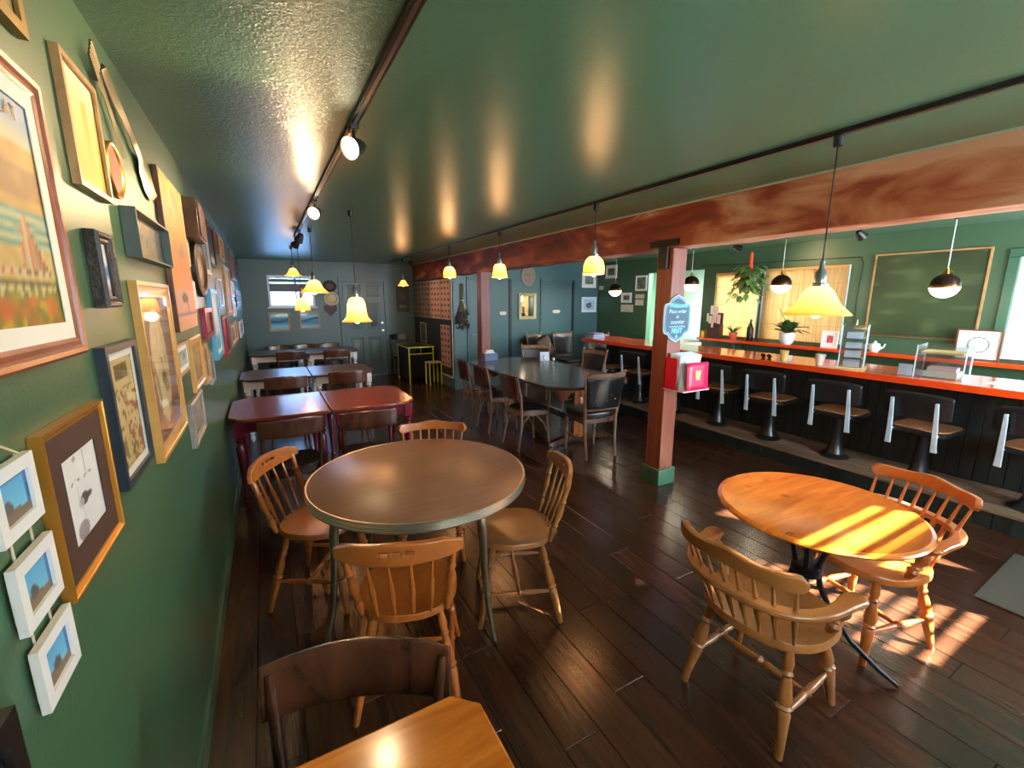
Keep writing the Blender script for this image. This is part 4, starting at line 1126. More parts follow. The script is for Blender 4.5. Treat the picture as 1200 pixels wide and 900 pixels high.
# further along the wall
o = thing('wall_cabinet', 'small brown wooden wall box just below the ceiling', 'cabinet', (XL, 3.32, 2.15), R(90))
box('body', F_brown, -.17, .17, -.075, 0, -.11, .11, o, bevel=.004)
box('door', F_brown, -.155, .155, -.085, -.075, -.095, .095, o, bevel=.004)
MB().sphere((.12, -.092, 0), .009, 8, 6).build('knob', M_brass, o)
oval_thing('oval_mirror', 'oval dark-framed mirror with a bronze inner rim', 'mirror', 3.54, 1.89, .56, .36, .034, F_dark, gen((150, 120, 90), (110, 92, 76), [(.5, .5, .3, .3, (196, 170, 140))], 3), lip=.07, res=.03)
Lp = [
 ('small_canvas', 'tiny white canvas beside the flower canvas, upper of two', 3.06, 3.16, 1.88, 2.03, .014, .006, F_white, gen((214, 210, 196), (190, 190, 176)), 'canvas', 0),
 ('small_canvas', 'tiny white canvas beside the flower canvas, lower of two', 3.10, 3.21, 1.64, 1.80, .014, .006, F_white, gen((220, 214, 200), (200, 196, 180)), 'canvas', 0),
 ('framed_print', 'small wood-framed print with a grey mat below the flower canvas', 2.309, 2.62, 1.362, 1.505, .018, .018, F_tan, gen((120, 126, 120), (200, 200, 190)), 'raised', .02),
 ('framed_print', 'stepped gold frame behind a smaller gold frame', 2.691, 3.10, 1.225, 1.502, .022, .045, F_oak, gen((170, 140, 96), (140, 112, 80)), 'raised', 0),
 ('framed_print', 'narrow gold frame overlapping the stepped gold frame', 3.12, 3.335, 1.195, 1.430, .026, .034, F_tan, gen((120, 96, 70), (90, 72, 54)), 'raised', 0),
 ('framed_print', 'grey stepped wooden frame hung lowest in its cluster', 2.431, 2.832, 1.008, 1.222, .026, .045, F_grey, gen((150, 140, 124), (126, 116, 104)), 'raised', 0),
 ('framed_print', 'thin grey frame beside the pair of gold frames', 3.42, 3.66, 1.145, 1.355, .018, .02, F_silver, gen((150, 150, 144), (120, 124, 120)), 'flat', 0),
 ('box_frame', 'crimson box frame with a brown centre, smallest of the crimson frames', 3.37, 3.82, 1.445, 1.64, .030, .03, F_crim, gen((150, 80, 60), (120, 60, 50)), 'flat', 0),
 ('box_frame', 'sky-blue and white box frame with a pale centre', 3.853, 4.399, 1.252, 1.77, .032, .03, F_blue, bands([(100, 170, 200), (220, 230, 236), (236, 240, 244)]), 'flat', .03),
 ('box_frame', 'crimson box frame hung low beyond the sky-blue frame', 4.584, 5.17, 1.185, 1.545, .030, .03, F_crim, gen((150, 40, 70), (110, 30, 50)), 'flat', 0),
 ('framed_print', 'white-edged grey picture above the oval mirror', 3.96, 4.314, 1.88, 2.265, .020, .02, F_silver, gen((136, 146, 146), (106, 116, 116)), 'flat', .02),
 ('framed_print', 'black frame with white sill-like lower edge near the ceiling', 4.37, 4.886, 1.97, 2.32, .020, .022, F_black, bands([(200, 200, 196), (60, 66, 64), (50, 54, 54), (46, 50, 50)]), 'flat', 0),
 ('framed_print', 'small dark red picture tight under the ceiling', 5.10, 5.43, 2.14, 2.345, .02, .018, F_brown, gen((120, 36, 36), (90, 30, 34)), 'flat', 0),
 ('framed_print', 'tan-framed portrait near the ceiling past the red picture', 5.635, 6.149, 2.11, 2.365, .02, .03, F_tan, gen((140, 110, 84), (90, 70, 56), [(.5, .5, .2, .35, (196, 160, 130))]), 'raised', 0),
 ('framed_print', 'tall tan frame with a bright ivory print', 5.716, 6.55, 1.51, 2.07, .022, .05, F_tan, gen((196, 176, 140), (160, 130, 92)), 'raised', 0),
 ('framed_print', 'pale lilac-grey panel beside the tall tan frame', 4.757, 5.165, 1.63, 1.88, .02, .012, F_silver, gen((170, 164, 170), (150, 146, 152)), 'flat', 0),
 ('framed_print', 'brown-framed picture high at the far end of the picture wall', 7.259, 8.6, 1.97, 2.38, .02, .05, F_brown, gen((130, 96, 70), (96, 66, 50)), 'raised', 0),
 ('framed_print', 'white scrollwork frame under the high brown picture', 6.75, 7.35, 1.72, 1.93, .02, .03, F_white, gen((200, 196, 184), (150, 150, 140)), 'raised', 0),
 ('framed_print', 'dark wide frame near the far corner', 7.6, 9.4, 1.58, 1.83, .022, .05, F_black, gen((90, 70, 56), (60, 50, 44)), 'raised', .03),
 ('framed_print', 'small grey-brown print low on the wall past the crimson frame', 5.822, 6.5, 1.16, 1.42, .02, .03, F_grey, gen((150, 130, 110), (120, 104, 90)), 'flat', .02),
 ('framed_print', 'rose-brown print hung beside the small grey-brown one', 6.58, 7.02, 1.15, 1.43, .02, .03, F_tan, gen((160, 120, 110), (130, 96, 90)), 'flat', .02),
 ('framed_print', 'blue and white striped print low at the far end', 7.756, 8.9, 1.12, 1.36, .02, .03, F_white, gen((110, 140, 190), (190, 200, 214), sc=14), 'flat', .02),
 ('framed_print', 'white-framed card between the tall tan frame and the dark frame', 6.75, 7.3, 1.47, 1.66, .018, .03, F_white, gen((214, 214, 206), (190, 190, 184)), 'flat', 0),
]
for nm, lb, a, b, c, d_, dep, fw, fm, fn, sty, mw in Lp:
    picture(nm, lb, 'left', a, b, c, d_, dep, fw, fm, fn, matw=mw, style=sty, res=.02, group='pictures along the left wall')

# --- far wall decor
def sea(k):
    return lambda u, v: mixc(mixc((70, 150, 196), (150, 214, 236), math.sin(v * 9 + k) * .5 + .5), (40, 96, 150), 1 if abs(v - .55 + .1 * math.sin(u * 4 + k)) < .07 else 0)
picture('framed_print', 'blue seascape below the far window, nearer the left wall', 'far', .063, .441, 1.055, 1.435, .02, .03, F_tan, sea(0), at=YB, group='pair of seascapes', glass=True)
picture('framed_print', 'blue seascape below the far window, nearer the door', 'far', .616, 1.008, 1.085, 1.44, .02, .03, F_tan, sea(1.3), at=YB, group='pair of seascapes', glass=True)
o = oval_thing('wall_plate', 'round white china plate with a painted highlight on the far wall', 'plate', 1.255, 1.70, .30, .30, .03, plain('white_china', S(206, 200, 186), .15), gen((206, 196, 170), (190, 180, 150), [(.5, .5, .35, .35, (236, 206, 130))]), wall='far', lip=.05, at=YB, res=.02)  # yellow centre is a bright reflection painted into the print
o = oval_thing('wall_wreath', 'dark twig ring above the white plate', 'wreath', 1.245, 1.955, .27, .25, .03, F_dark, gen((60, 46, 42), (80, 56, 50)), wall='far', lip=.05, at=YB, res=.02)
o = thing('wall_heart', 'dark red wooden heart below the white plate', 'ornament', (1.23, YB, 1.47))
hp = []
for k in range(32):
    a = 2 * PI * k / 32
    hp.append((.0085 * 16 * math.sin(a) ** 3, .0085 * (13 * math.cos(a) - 5 * math.cos(2 * a) - 2 * math.cos(3 * a) - math.cos(4 * a))))
MB().prism(hp, 0, .02, Matrix.Rotation(R(90), 4, 'X')).build('heart', plain('dark_red_wood', S(74, 40, 38), .5), o, bevel=.004)
picture('framed_print', 'small brown notice on the panelled door', 'far', 1.77, 2.0, 1.30, 1.48, .03, .02, F_brown, gen((120, 96, 76), (90, 70, 60)), at=YB - .02)
def dk_poster(u, v):
    c = (52, 60, 66)
    if ((u - .5) / .32) ** 2 + ((v - .62) / .24) ** 2 < 1: c = mixc((96, 84, 72), (60, 60, 60), noise2(u * 9, v * 9))
    if abs(v - .2) < .05 and .2 < u < .8: c = (120, 116, 104)
    return c
picture('poster', 'dark poster with a pale caption beside the panelled door', 'far', 2.63, 2.92, 1.41, 1.98, .008, .01, F_black, dk_poster, at=YB, cat='poster')
# bird posters on the partition (it faces the left wall)
def birds(seed, base):
    def f(u, v):
        c = mixc(base, tuple(x * .93 for x in base), noise2(u * 3, v * 3, seed))
        gx, gy = u * 3, v * 7
        i, j = int(gx), int(gy)
        rx, ry = gx - i - .5 + .2 * (noise2(i * 3.1, j * 2.7, seed) - .5), gy - j - .5
        if (rx / (.26 + .12 * noise2(i * 1.7, j * 2.3, seed))) ** 2 + ((ry + .3 * rx * (noise2(i, j, seed + 3) - .5)) / .27) ** 2 < .5 + .7 * noise2(u * 30, v * 30, seed): c = [(90, 60, 50), (60, 50, 54), (140, 80, 60), (80, 70, 60)][(i * 5 + j * 3 + seed) % 4]
        return c
    return f
def partition_poster(label, y0, y1, z0, z1, seed, base):
    o = thing('bird_poster', label, 'poster', (XP - .0262, (y0 + y1) / 2, (z0 + z1) / 2), R(-90), 'bird posters on the partition')
    w, h = y1 - y0, z1 - z0
    MB().box(-w / 2, w / 2, -.004, -.001, -h / 2, h / 2).build('sheet', M_cream, o)
    art('print', o, -w / 2 + .004, w / 2 - .004, -h / 2 + .004, h / 2 - .004, -.0055, birds(seed, base), .011)
PK = (206, 168, 150)
partition_poster('bird chart poster at the open corner of the partition, top row', 7.73, 8.24, 1.31, 2.06, 1, PK)
partition_poster('bird chart poster second from the open corner, with the darkest birds', 8.28, 8.82, 1.31, 2.06, 2, (204, 172, 158))
partition_poster('greyish bird chart poster third from the open corner', 8.86, 9.40, 1.31, 2.06, 3, (150, 134, 130))
partition_poster('faded bird chart poster in the inner corner', 9.44, 9.98, 1.31, 2.06, 4, (140, 126, 124))
partition_poster('bird chart poster hung alone below the top row', 7.78, 8.28, .40, 1.20, 5, PK)
M_board = plain('dark_olive_board', S(40, 50, 42), .6)
o = thing('pin_board', 'dark board with a white edge strip behind the bird posters', 'board', (XP - .012, 8.85, 0), R(-90))
box('panel', M_board, -1.15, 1.15, -.014, -.002, .24, 2.09, o)
MB().box(1.15, 1.18, -.012, 0, .22, 2.09).box(.55, 1.18, -.012, 0, .205, .235).build('edge_strip', M_white, o)
picture('framed_print', 'silver-framed sheet leaning on the partition above the lime-edged table', 'far', 9.2, 9.6, .80, 1.22, .02, .02, F_silver, gen((96, 110, 110), (70, 84, 86)), at=0)
bpy.context.view_layer.update()
lo = [o for o in COL.objects if o.get('label', '').startswith('silver-framed sheet')][0]
lo.location = (XP - .03, 9.35, .98); lo.rotation_euler = (0, 0, R(-90))

# --- washroom wall decor
o = thing('dried_bouquet', 'bunch of dried flowers hung upside down with a ribbon', 'bouquet', (3.205, YR - .02, 1.55))
rnd = random.Random(11)
st_ = MB(); fl_ = MB()
for k in range(40):
    a = rnd.uniform(-.07, .07); b = rnd.uniform(-.05, 0)
    x1 = a * 1.6; z1 = rnd.uniform(-.40, -.16)
    st_.tube([(a * .5, b * .6, .40 + rnd.uniform(-.06, .03)), (a * .18, b * .6, .12), (x1, b * 1.2, z1)], .0035, 5)
    for q in range(4): fl_.sphere((x1 + rnd.uniform(-.03, .03), b * 1.2 + rnd.uniform(-.02, .005), z1 + rnd.uniform(-.05, .10)), rnd.uniform(.012, .024), 6, 4)
q = st_.build('stems', plain('dried_stems', S(110, 112, 70), .8), o); q['kind'] = 'stuff'
q = fl_.build('flowers', plain('dried_flowers', S(70, 62, 66), .9), o); q['kind'] = 'stuff'
MB().tube([(.035 * math.cos(t_ * .7), -.02 - .03 * math.sin(t_ * .7), .12 + .004 * math.sin(t_)) for t_ in range(10)], .008, 6).tube([(0, -.05, .12), (.03, -.055, .02), (.02, -.05, -.03)], .006, 5).build('ribbon', M_cream, o)
def mirror_art(u, v):
    c = mixc((170, 150, 130), (120, 112, 104), noise2(u * 6, v * 6))
    return c
o = thing('gilt_mirror', 'gilt-framed mirror on the washroom wall', 'mirror', (4.63, YR, 1.552))
rect_ring(MB(), .41, .52, [(0, .001), (0, .03), (.02, .04), (.05, .03), (.065, .015)]).build('frame', plain('pale_gilt', S(206, 184, 138), .4, metal=.2), o, smooth=20)
box('mirror_glass', plain('mirror', (.9, .9, .9, 1), .03, metal=1.0), -.15, .15, -.012, -.004, -.2, .2, o)
o = oval_thing('wicker_plaque', 'round woven pale plaque above the gilt mirror', 'plaque', 4.645, 2.14, .34, .40, .025, plain('wicker', S(150, 138, 118), .8, bump=.6, bscale=70), gen((150, 128, 112), (110, 96, 84), sc=12), wall='far', lip=.06, res=.02)
picture('framed_print', 'white-framed print half hidden by a pendant lamp near the bar corner', 'far', 5.994, 6.377, 1.93, 2.25, .02, .03, F_white, gen((130, 140, 140), (90, 100, 100)), matw=.05, at=YR)
picture('framed_print', 'white-framed blue animal print in the corner by the bar', 'far', 6.0, 6.40, 1.41, 1.735, .02, .02, F_white, gen((190, 214, 232), (150, 186, 214), [(.5, .42, .26, .26, (76, 92, 84)), (.62, .6, .12, .12, (60, 90, 120))]), matw=.04, matc=(206, 224, 240), at=YR)
# --- bar wall, by the kitchen doorway
rp = [('framed_print', 'white-framed photo hung highest on the dark wall past the kitchen doorway', 7.066, 7.398, 2.12, 2.39, F_white, .05),
      ('framed_print', 'white-edged tall print beside the kitchen doorway', 6.221, 6.512, 1.85, 2.14, F_white, .02),
      ('framed_print', 'small white-framed photo above a pale card', 6.613, 6.894, 1.62, 1.82, F_white, .04)]
for nm, lb, a, b, c, d_, fm, mw in rp:
    picture(nm, lb, 'right', a, b, c, d_, .02, .016, fm, gen((120, 140, 130), (70, 80, 84), seed=len(lb)), matw=mw, res=.02, group='small frames on the bar wall')
for lb, a, b, c, d_ in (('plain pale card below the small white-framed photo', 6.561, 6.903, 1.435, 1.58), ('pale slip below the tall print, upper of two', 6.276, 6.508, 1.705, 1.782), ('pale slip below the tall print, lower of two', 6.288, 6.501, 1.572, 1.682), ('tiny pale notice near the corner of the bar wall', 7.476, 7.61, 1.885, 1.97)):
    picture('wall_card', lb, 'right', a, b, c, d_, .006, .004, M_cream, gen((214, 210, 198), (196, 192, 182)), cat='card', res=.03, group='cards on the bar wall')

# ================================================================ the bar
o = thing('bar_counter', 'long glossy orange-red bar counter', 'counter', (5.02, 2.5, 1.0))
MB().box(-.34, .34, YF + .02 - 2.5, 5.95 - 2.5, -.012, .045).build('worktop', M_orange, o, bevel=.006, segs=3)
o = thing('back_shelf', 'narrow glossy orange-red shelf along the wall behind the bar', 'shelf', (6.33, 3.0, 1.08))
MB().box(-.14, .12, -3.0, 1.82, -.04, .0).build('board', M_orange, o, bevel=.004)
for y in (-2.4, -1.2, 0.0, 1.2): box('bracket', M_trimgreen, -.08, .12, y - .02, y + .02, -.14, -.04, o)
bc = thing('back_counter', 'low cream cupboard run under the orange shelf', 'cupboard', (6.33, 2.9, 0))
M_cup = plain('olive_cream_paint', S(150, 140, 96), .5, var=.15)
box('body', M_cup, -.13, .10, -3.2, 1.8, .1, .86, bc)
for k in range(8): box('door', M_cup, -.145, -.13, -3.15 + k * .62, -2.56 + k * .62, .14, .82, bc, bevel=.003)
box('plinth', M_dkgreen, -.10, .10, -3.2, 1.8, 0, .1, bc)

# swivel stools fixed to the step
def bar_stool(label, y, rot, group):
    o = thing('bar_stool', label, 'stool', (4.86, y, ZS), rot, group)       # faces +x, the counter
    MB().lathe([(.002, .0), (.125, .0), (.13, .008), (.12, .022), (.085, .04), (.062, .10), (.048, .22), (.042, .34), (.044, .40), (.10, .43), (.002, .432)], 20).build('pedestal', M_vinyl, o)
    MB().prism([sup(2 * PI * k / 28, .20, .205, 5) for k in range(28)], .43, .475).build('seat_pan', M_vinyl, o, bevel=.01)
    MB().prism([sup(2 * PI * k / 28, .19, .195, 5) for k in range(28)], .475, .487).build('seat', M_seat, o, bevel=.004, label='tan wooden seat')
    def back(u, v):
        yy = -.228 + .456 * u; e = abs(2 * u - 1)
        z = .575 + .22 * v - .018 * e ** 4 * (1 if v > .5 else -1)
        return (-.235 + .55 * yy * yy - .10 * (z - .55), yy, z)
    MB().grid(back, 20, 6).build('backrest', M_vinyl, o, solid=.034, bevel=.012)
    for sy in (-1, 1):
        m = MB()
        path = [(-.232, sy * .156, .325), (-.235, sy * .155, .355), (-.245, sy * .152, .44), (-.262, sy * .150, .56), (-.278, sy * .148, .66), (-.290, sy * .147, .735)]
        m.sweep(path, lambda t: [(-(.022 - .011 * t), -.009), ((.022 - .011 * t), -.009), ((.022 - .011 * t), .009), (-(.022 - .011 * t), .009)], up=(1, 0, 0))
        m.tube([(-.240, sy * .153, .425), (-.215, sy * .152, .452), (-.17, sy * .15, .455)], [.014, .010, .008], 8)
        m.build('back_bracket', M_chrome, o, bevel=.003, label='pale polished metal bracket')
    return o
M_seat = wood('tan_seat_wood', S(176, 122, 76), S(206, 152, 104), .4, grain=(3, 16, 16))
M_chrome = plain('chrome_sky_tint', S(196, 222, 236), .22, metal=.15, spec=.8)  # sky reflection on the metal put into its base colour
GS = 'swivel stools along the bar'
sy_ = [.74, 1.41, 2.06, 2.73, 3.38, 4.05, 4.72, 5.30]
sl_ = ['black swivel stool at the end of the bar nearest the street window', 'black swivel stool below the clear display cube', 'black swivel stool below the clear display tower', 'black swivel stool below the yellow cup', 'black swivel stool just past the square post, on the street side', 'black swivel stool half hidden by the post and menu box', 'black swivel stool beyond the post, on the far side of the menu box', 'black swivel stool at the far end of the bar']
for k, (y, lb) in enumerate(zip(sy_, sl_)): bar_stool(lb, y, R([-6, -4, 3, 2, 8, 4, 10, -12][k]), GS)
o = thing('framed_board', 'small dark board with a pale wood frame leaning by the far end of the bar', 'board', (4.98, 5.86, .72), R(-60))
rect_ring(MB(), .30, .26, [(0, .0), (0, .02), (.025, .02), (.025, .006)]).build('frame', F_oak, o)
box('panel', M_black, -.13, .13, -.008, 0, -.11, .11, o)
box('leg', F_oak, -.14, -.12, -.015, .0, -.57, -.13, o); box('leg', F_oak, .12, .14, -.015, 0, -.57, -.13, o)
o = thing('folded_cloths', 'stack of folded pale blue cloths at the far end of the bar counter', 'cloth', (4.86, 5.80, 1.046))
for k in range(4): box('cloth', plain('pale_blue_cloth', S(150 - 30 * (k == 3), 170 - 50 * (k == 3), 196 - 40 * (k == 3)), .8), -.13 + .01 * k, .13 - .008 * k, -.11, .11 - .01 * k, .022 * k, .022 * k + .02, o, bevel=.006)

# --- things on the counter
ZC = 1.0455
def cup(label, x, y, col, h=.105, name='paper_cup'):
    o = thing(name, label, 'cup', (x, y, ZC))
    MB().lathe([(.002, 0), (.030, 0), (.044, h), (.0455, h + .002), (.042, h), (.029, .006), (.002, .005)], 22).build('body', plain('cup_card', col, .5), o)
    return o
cup('small pale yellow cup on the bar counter', 4.86, 2.66, S(226, 206, 120))
cup('small white cup on the bar counter beside the clear tower', 4.83, 2.29, S(232, 226, 214))
M_tray = plain('tan_card', S(216, 186, 120), .6)
def acrylic_box(name, label, x, y, w, d, h, rot, shelves, cat='display'):
    o = thing(name, label, cat, (x, y, ZC), rot)
    t = .004
    for a in ((-w / 2, -w / 2 + t, -d / 2, d / 2), (w / 2 - t, w / 2, -d / 2, d / 2), (-w / 2, w / 2, d / 2 - t, d / 2), (-w / 2, w / 2, -d / 2, -d / 2 + t)):
        MB().box(*a, 0, h).build('wall_sheet', M_acrylic, o, smooth=0)
    for z in shelves: MB().box(-w / 2 + t, w / 2 - t, -d / 2 + t, d / 2 - t, z, z + t).build('shelf_sheet', M_acrylic, o, smooth=0)
    e = MB()
    for sx in (-1, 1):
        for sy in (-1, 1): e.box(sx * w / 2 - .004, sx * w / 2 + .004, sy * d / 2 - .004, sy * d / 2 + .004, 0, h)
    e.build('edge_strip', M_edge, o)
    return o
M_edge = plain('bright_acrylic_edge', S(200, 226, 236), .15, spec=.8)
o = acrylic_box('display_tower', 'tall clear acrylic display tower on the bar counter', 4.93, 2.06, .19, .19, .41, R(20), (.01, .10, .19, .28, .37))
box('tray', M_tray, -.13, .08, -.12, .11, 0, .012, o); 
MB().prism([(-.09, 0), (.09, 0), (.0, .05)], -.004, .004, Matrix.Translation((0, 0, .41)) @ Matrix.Rotation(R(90), 4, 'X')).build('header_card', M_tray, o)
rnd = random.Random(5)
for z in (.014, .104, .194, .284):
    m = MB()
    for k in range(6): m.box(-.07 + k * .024, -.052 + k * .024, -.06, .06, z, z + rnd.uniform(.03, .06))
    m.build('packets', plain('pale_packet', S(206, 220, 228), .35), o)
o = acrylic_box('display_cube', 'clear acrylic cube case with papers on the bar counter', 5.0, 1.42, .33, .30, .27, R(8), (.004, .20))
box('tray', M_tray, -.14, .14, -.13, .13, .204, .216, o); MB().box(-.12, .12, -.11, .10, .006, .05).build('papers', plain('pale_papers', S(206, 196, 176), .7, var=.2), o)
MB().box(-.10, .06, -.10, .08, .05, .085).build('papers', plain('pink_papers', S(206, 170, 160), .7), o)
o = thing('card_holder', 'small clear card holder in front of the display cube', 'holder', (4.80, 1.60, ZC), R(10))
MB().box(-.004, .0, -.05, .05, 0, .11).build('front_sheet', M_acrylic, o); MB().box(.012, .016, -.05, .05, 0, .11).build('back_sheet', M_acrylic, o); box('card', plain('pale_grey_card', S(196, 204, 208), .5), .003, .010, -.046, .046, .004, .10, o)
o = thing('paper_sheet', 'white printed sheets lying on the counter by the street window', 'paper', (4.99, 1.03, ZC))
for k in range(3): box('sheet', plain('white_sheet', S(226, 222, 214), .6), -.10 + .03 * k, .06 + .03 * k, -.18 - .02 * k, .10 - .04 * k, .0012 * k, .0012 * k + .001, o)
o = thing('sunglasses', 'black sunglasses lying beside the yellow cup', 'glasses', (4.87, 2.86, ZC + .010))
for sy in (-.035, .035):
    MB().lathe([(.002, .0), (.026, .001), (.028, .006), (.026, .010), (.002, .011)], 14, Matrix.Translation((0, sy, .012)) @ Matrix.Rotation(R(70), 4, 'Y')).build('lens', M_black, o)
    MB().tube([(.005, sy * 1.9, .03), (.10, sy * 1.8, .012), (.13, sy * 1.7, .004)], .003, 6).build('temple', M_black, o)
MB().tube([(0, -.012, .022), (0, .012, .022)], .003, 6).build('bridge', M_black, o)

# --- things on the back shelf
ZB = 1.0805
def leaf_mesh(mb, base, d, L, w, droop=.3, up=None, n=5):
    base = Vector(base); d = Vector(d).normalized()
    side = d.cross(Vector((0, 0, 1)))
    if side.length < .1: side = Vector((1, 0, 0))
    side.normalize(); nrm = side.cross(d)
    L_ = []; C_ = []; R_ = []
    for k in range(n + 1):
        t = k / n; p = base + d * (L * t) - Vector((0, 0, 1)) * (droop * L * t * t)
        ww = w * math.sin(PI * min(1, .08 + t * .92)) ** .8
        L_.append(tuple(p - side * ww + nrm * ww * .25)); C_.append(tuple(p)); R_.append(tuple(p + side * ww + nrm * ww * .25))
    v = L_ + C_ + R_; m = n + 1
    f = [(k, k + 1, m + k + 1, m + k) for k in range(n)] + [(m + k, m + k + 1, 2 * m + k + 1, 2 * m + k) for k in range(n)]
    mb.add(v, f)
M_leaf = plain('dark_leaf', S(54, 84, 42), .35)
M_leaf2 = plain('grey_green_leaf', S(110, 142, 88), .45)
M_leaf3 = plain('fresh_leaf', S(96, 140, 56), .45)
rnd = random.Random(21)
o = thing('potted_plant', 'broad dark-leaved plant in a white bowl pot on the back shelf', 'plant', (6.245, 3.41, ZB))
MB().lathe([(.002, 0), (.05, 0), (.075, .03), (.092, .09), (.095, .16), (.088, .16), (.084, .10), (.002, .13)], 24).build('pot', M_white, o)
for k in range(44):
    a = rnd.uniform(0, 2 * PI); el = rnd.uniform(.35, 1.7); m = MB()
    leaf_mesh(m, (.02 * math.cos(a), .02 * math.sin(a), .14 + .05 * rnd.random()), (math.cos(a) * .35 - .12, math.sin(a), el * .9), rnd.uniform(.19, .33), rnd.uniform(.03, .05), .35)
    m.build('leaf', M_leaf, o)
m = MB(); leaf_mesh(m, (0, .0, .2), (-.1, .35, .9), .42, .035, .15); m.build('leaf', M_leaf2, o)
o = thing('potted_plant', 'small green plant in a terracotta pot on the back shelf', 'plant', (6.29, 4.24, ZB))
MB().lathe([(.002, 0), (.045, 0), (.058, .085), (.066, .087), (.066, .11), (.056, .11), (.05, .09), (.002, .09)], 20).build('pot', plain('terracotta', S(196, 84, 50), .6), o)
for k in range(26):
    a = rnd.uniform(0, 2 * PI); m = MB()
    leaf_mesh(m, (.02 * math.cos(a), .02 * math.sin(a), .10), (math.cos(a) * .45, math.sin(a) * .6, rnd.uniform(.5, 1.2)), rnd.uniform(.12, .24), .012, .35)
    m.build('leaf', M_leaf3, o)
o = thing('hanging_plant', 'trailing plant in an orange knotted hanger between the two bamboo shades', 'plant', (6.22, 4.02, 2.36))
M_mac = plain('orange_cord', S(224, 86, 34), .7)
for k in range(4):
    a = PI / 4 + k * PI / 2
    MB().tube([(0, 0, 0), (.012 * math.cos(a), .012 * math.sin(a), -.16), (.018 * math.cos(a), .018 * math.sin(a), -.24), (.09 * math.cos(a), .09 * math.sin(a), -.42), (.06 * math.cos(a), .06 * math.sin(a), -.54)], .009, 6).build('cord', M_mac, o)
MB().lathe([(.006, 0), (.022, -.02), (.022, -.16), (.034, -.19), (.03, -.23), (.01, -.25)], 12).build('knot', M_mac, o)
MB().lathe([(.002, -.56), (.06, -.55), (.09, -.42), (.094, -.40), (.085, -.40), (.002, -.43)], 18).build('pot', plain('green_glaze', S(64, 84, 70), .3), o)
rnd = random.Random(4)
for k in range(210):
    a = rnd.uniform(0, 2 * PI); rr = rnd.uniform(.05, .19); z = -.38 + .20 * rnd.random() - (rr - .05) * rnd.uniform(0, 2.9)
    m = MB(); leaf_mesh(m, (rr * .6 * math.cos(a), rr * math.sin(a) + .05 * (z < -.5), z), (math.cos(a) * .7, math.sin(a), rnd.uniform(-.6, .4)), rnd.uniform(.08, .13), rnd.uniform(.03, .045), .5, n=3)
    m.build('leaf', M_leaf2 if k % 3 else M_leaf3, o)
o = thing('bottle', 'dark tall bottle at the foot of the wall strip on the back shelf', 'bottle', (6.33, 4.0, ZB))
MB().lathe([(.002, 0), (.042, 0), (.045, .01), (.045, .18), (.03, .23), (.016, .26), (.016, .30), (.002, .30)], 18).build('body', plain('black_glass', S(14, 14, 14), .1), o)
MB().lathe([(.018, .285), (.018, .318), (.002, .319)], 14).build('cap', M_black, o)
o = thing('card_stand', 'brown stand full of pink and white cards on the back shelf', 'stand', (6.30, 4.57, ZB), R(0))
box('box', plain('dark_brown_wood', S(70, 46, 36), .5), -.05, .05, -.11, .11, 0, .22, o, bevel=.003)
MB().box(.01, .03, -.11, .11, .22, .40).build('back_panel', plain('brown_back', S(84, 58, 46), .5), o)
M_card = plain('pink_card', S(226, 196, 196), .6)
for k, (y, z, w, h) in enumerate(((-.07, .23, .06, .14), (.0, .24, .07, .17), (.07, .23, .06, .12), (-.03, .34, .07, .16), (.04, .37, .06, .14), (-.10, .25, .03, .12), (.105, .26, .03, .13), (.01, .17, .04, .10))):
    box('card', M_card if k % 2 else M_cream, -.03 - .006 * k, -.026 - .006 * k, y - w / 2, y + w / 2, z, z + h, o)
o = thing('yellow_pot', 'small yellow pot with greenery at the end of the back shelf', 'pot', (6.29, 4.775, ZB))
MB().lathe([(.002, 0), (.034, 0), (.044, .10), (.038, .10), (.002, .08)], 16).build('pot', plain('yellow_glaze', S(226, 180, 40), .35), o)
for k in range(12):
    a = rnd.uniform(0, 2 * PI); m = MB(); leaf_mesh(m, (0, 0, .09), (math.cos(a), math.sin(a), .8), .12, .014, .4); m.build('leaf', M_leaf3, o)
def standing_frame(label, y, w, h, fm, fn, mw, rot=R(-90)):
    o = thing('standing_frame', label, 'picture', (6.36, y, ZB), rot)
    f = rect_ring(MB(), w, h, [(0, 0), (0, .018), (.014, .018), (.014, .004)]).build('frame', fm, o, loc=(0, 0, h / 2))
    rect_ring(MB(), w - .026, h - .026, [(0, .003), (0, .006), (mw, .006), (mw, .003)]).build('mat_board', F_white, o, loc=(0, 0, h / 2), smooth=0)
    q = art('print', o, -w / 2 + mw, w / 2 - mw, mw, h - mw, -.004, fn, .008)
    box('back', M_black, -w / 2 + .004, w / 2 - .004, 0, .004, .004, h - .004, o)
    return o
standing_frame('small white-framed red picture on the back shelf', 2.93, .19, .21, F_white, gen((190, 60, 70), (214, 120, 130), seed=5), .045)
standing_frame('white-matted line drawing in a brown frame on the back shelf', 1.57, .34, .31, F_brown, lambda u, v: (120, 130, 130) if abs(((u - .5) / .33) ** 2 + ((v - .5) / .36) ** 2 - 1) < .18 or (abs(math.sin(u * 9 + v * 6)) < .12 and .25 < u < .75 and .25 < v < .75) else (226, 232, 232), .05)
o = thing('teapot', 'small white teapot on the back shelf under the chalkboard', 'teapot', (6.30, 2.42, ZB))
MB().lathe([(.002, 0), (.035, 0), (.055, .03), (.06, .06), (.048, .095), (.02, .105), (.014, .115), (.012, .125), (.002, .128)], 20).build('body', M_white, o)
MB().tube([(0, -.05, .04), (0, -.085, .06), (0, -.10, .10)], [.014, .010, .007], 8).build('spout', M_white, o)
MB().tube([(0, .052, .085), (0, .09, .085), (0, .095, .045), (0, .055, .03)], .006, 7).build('handle', M_white, o)
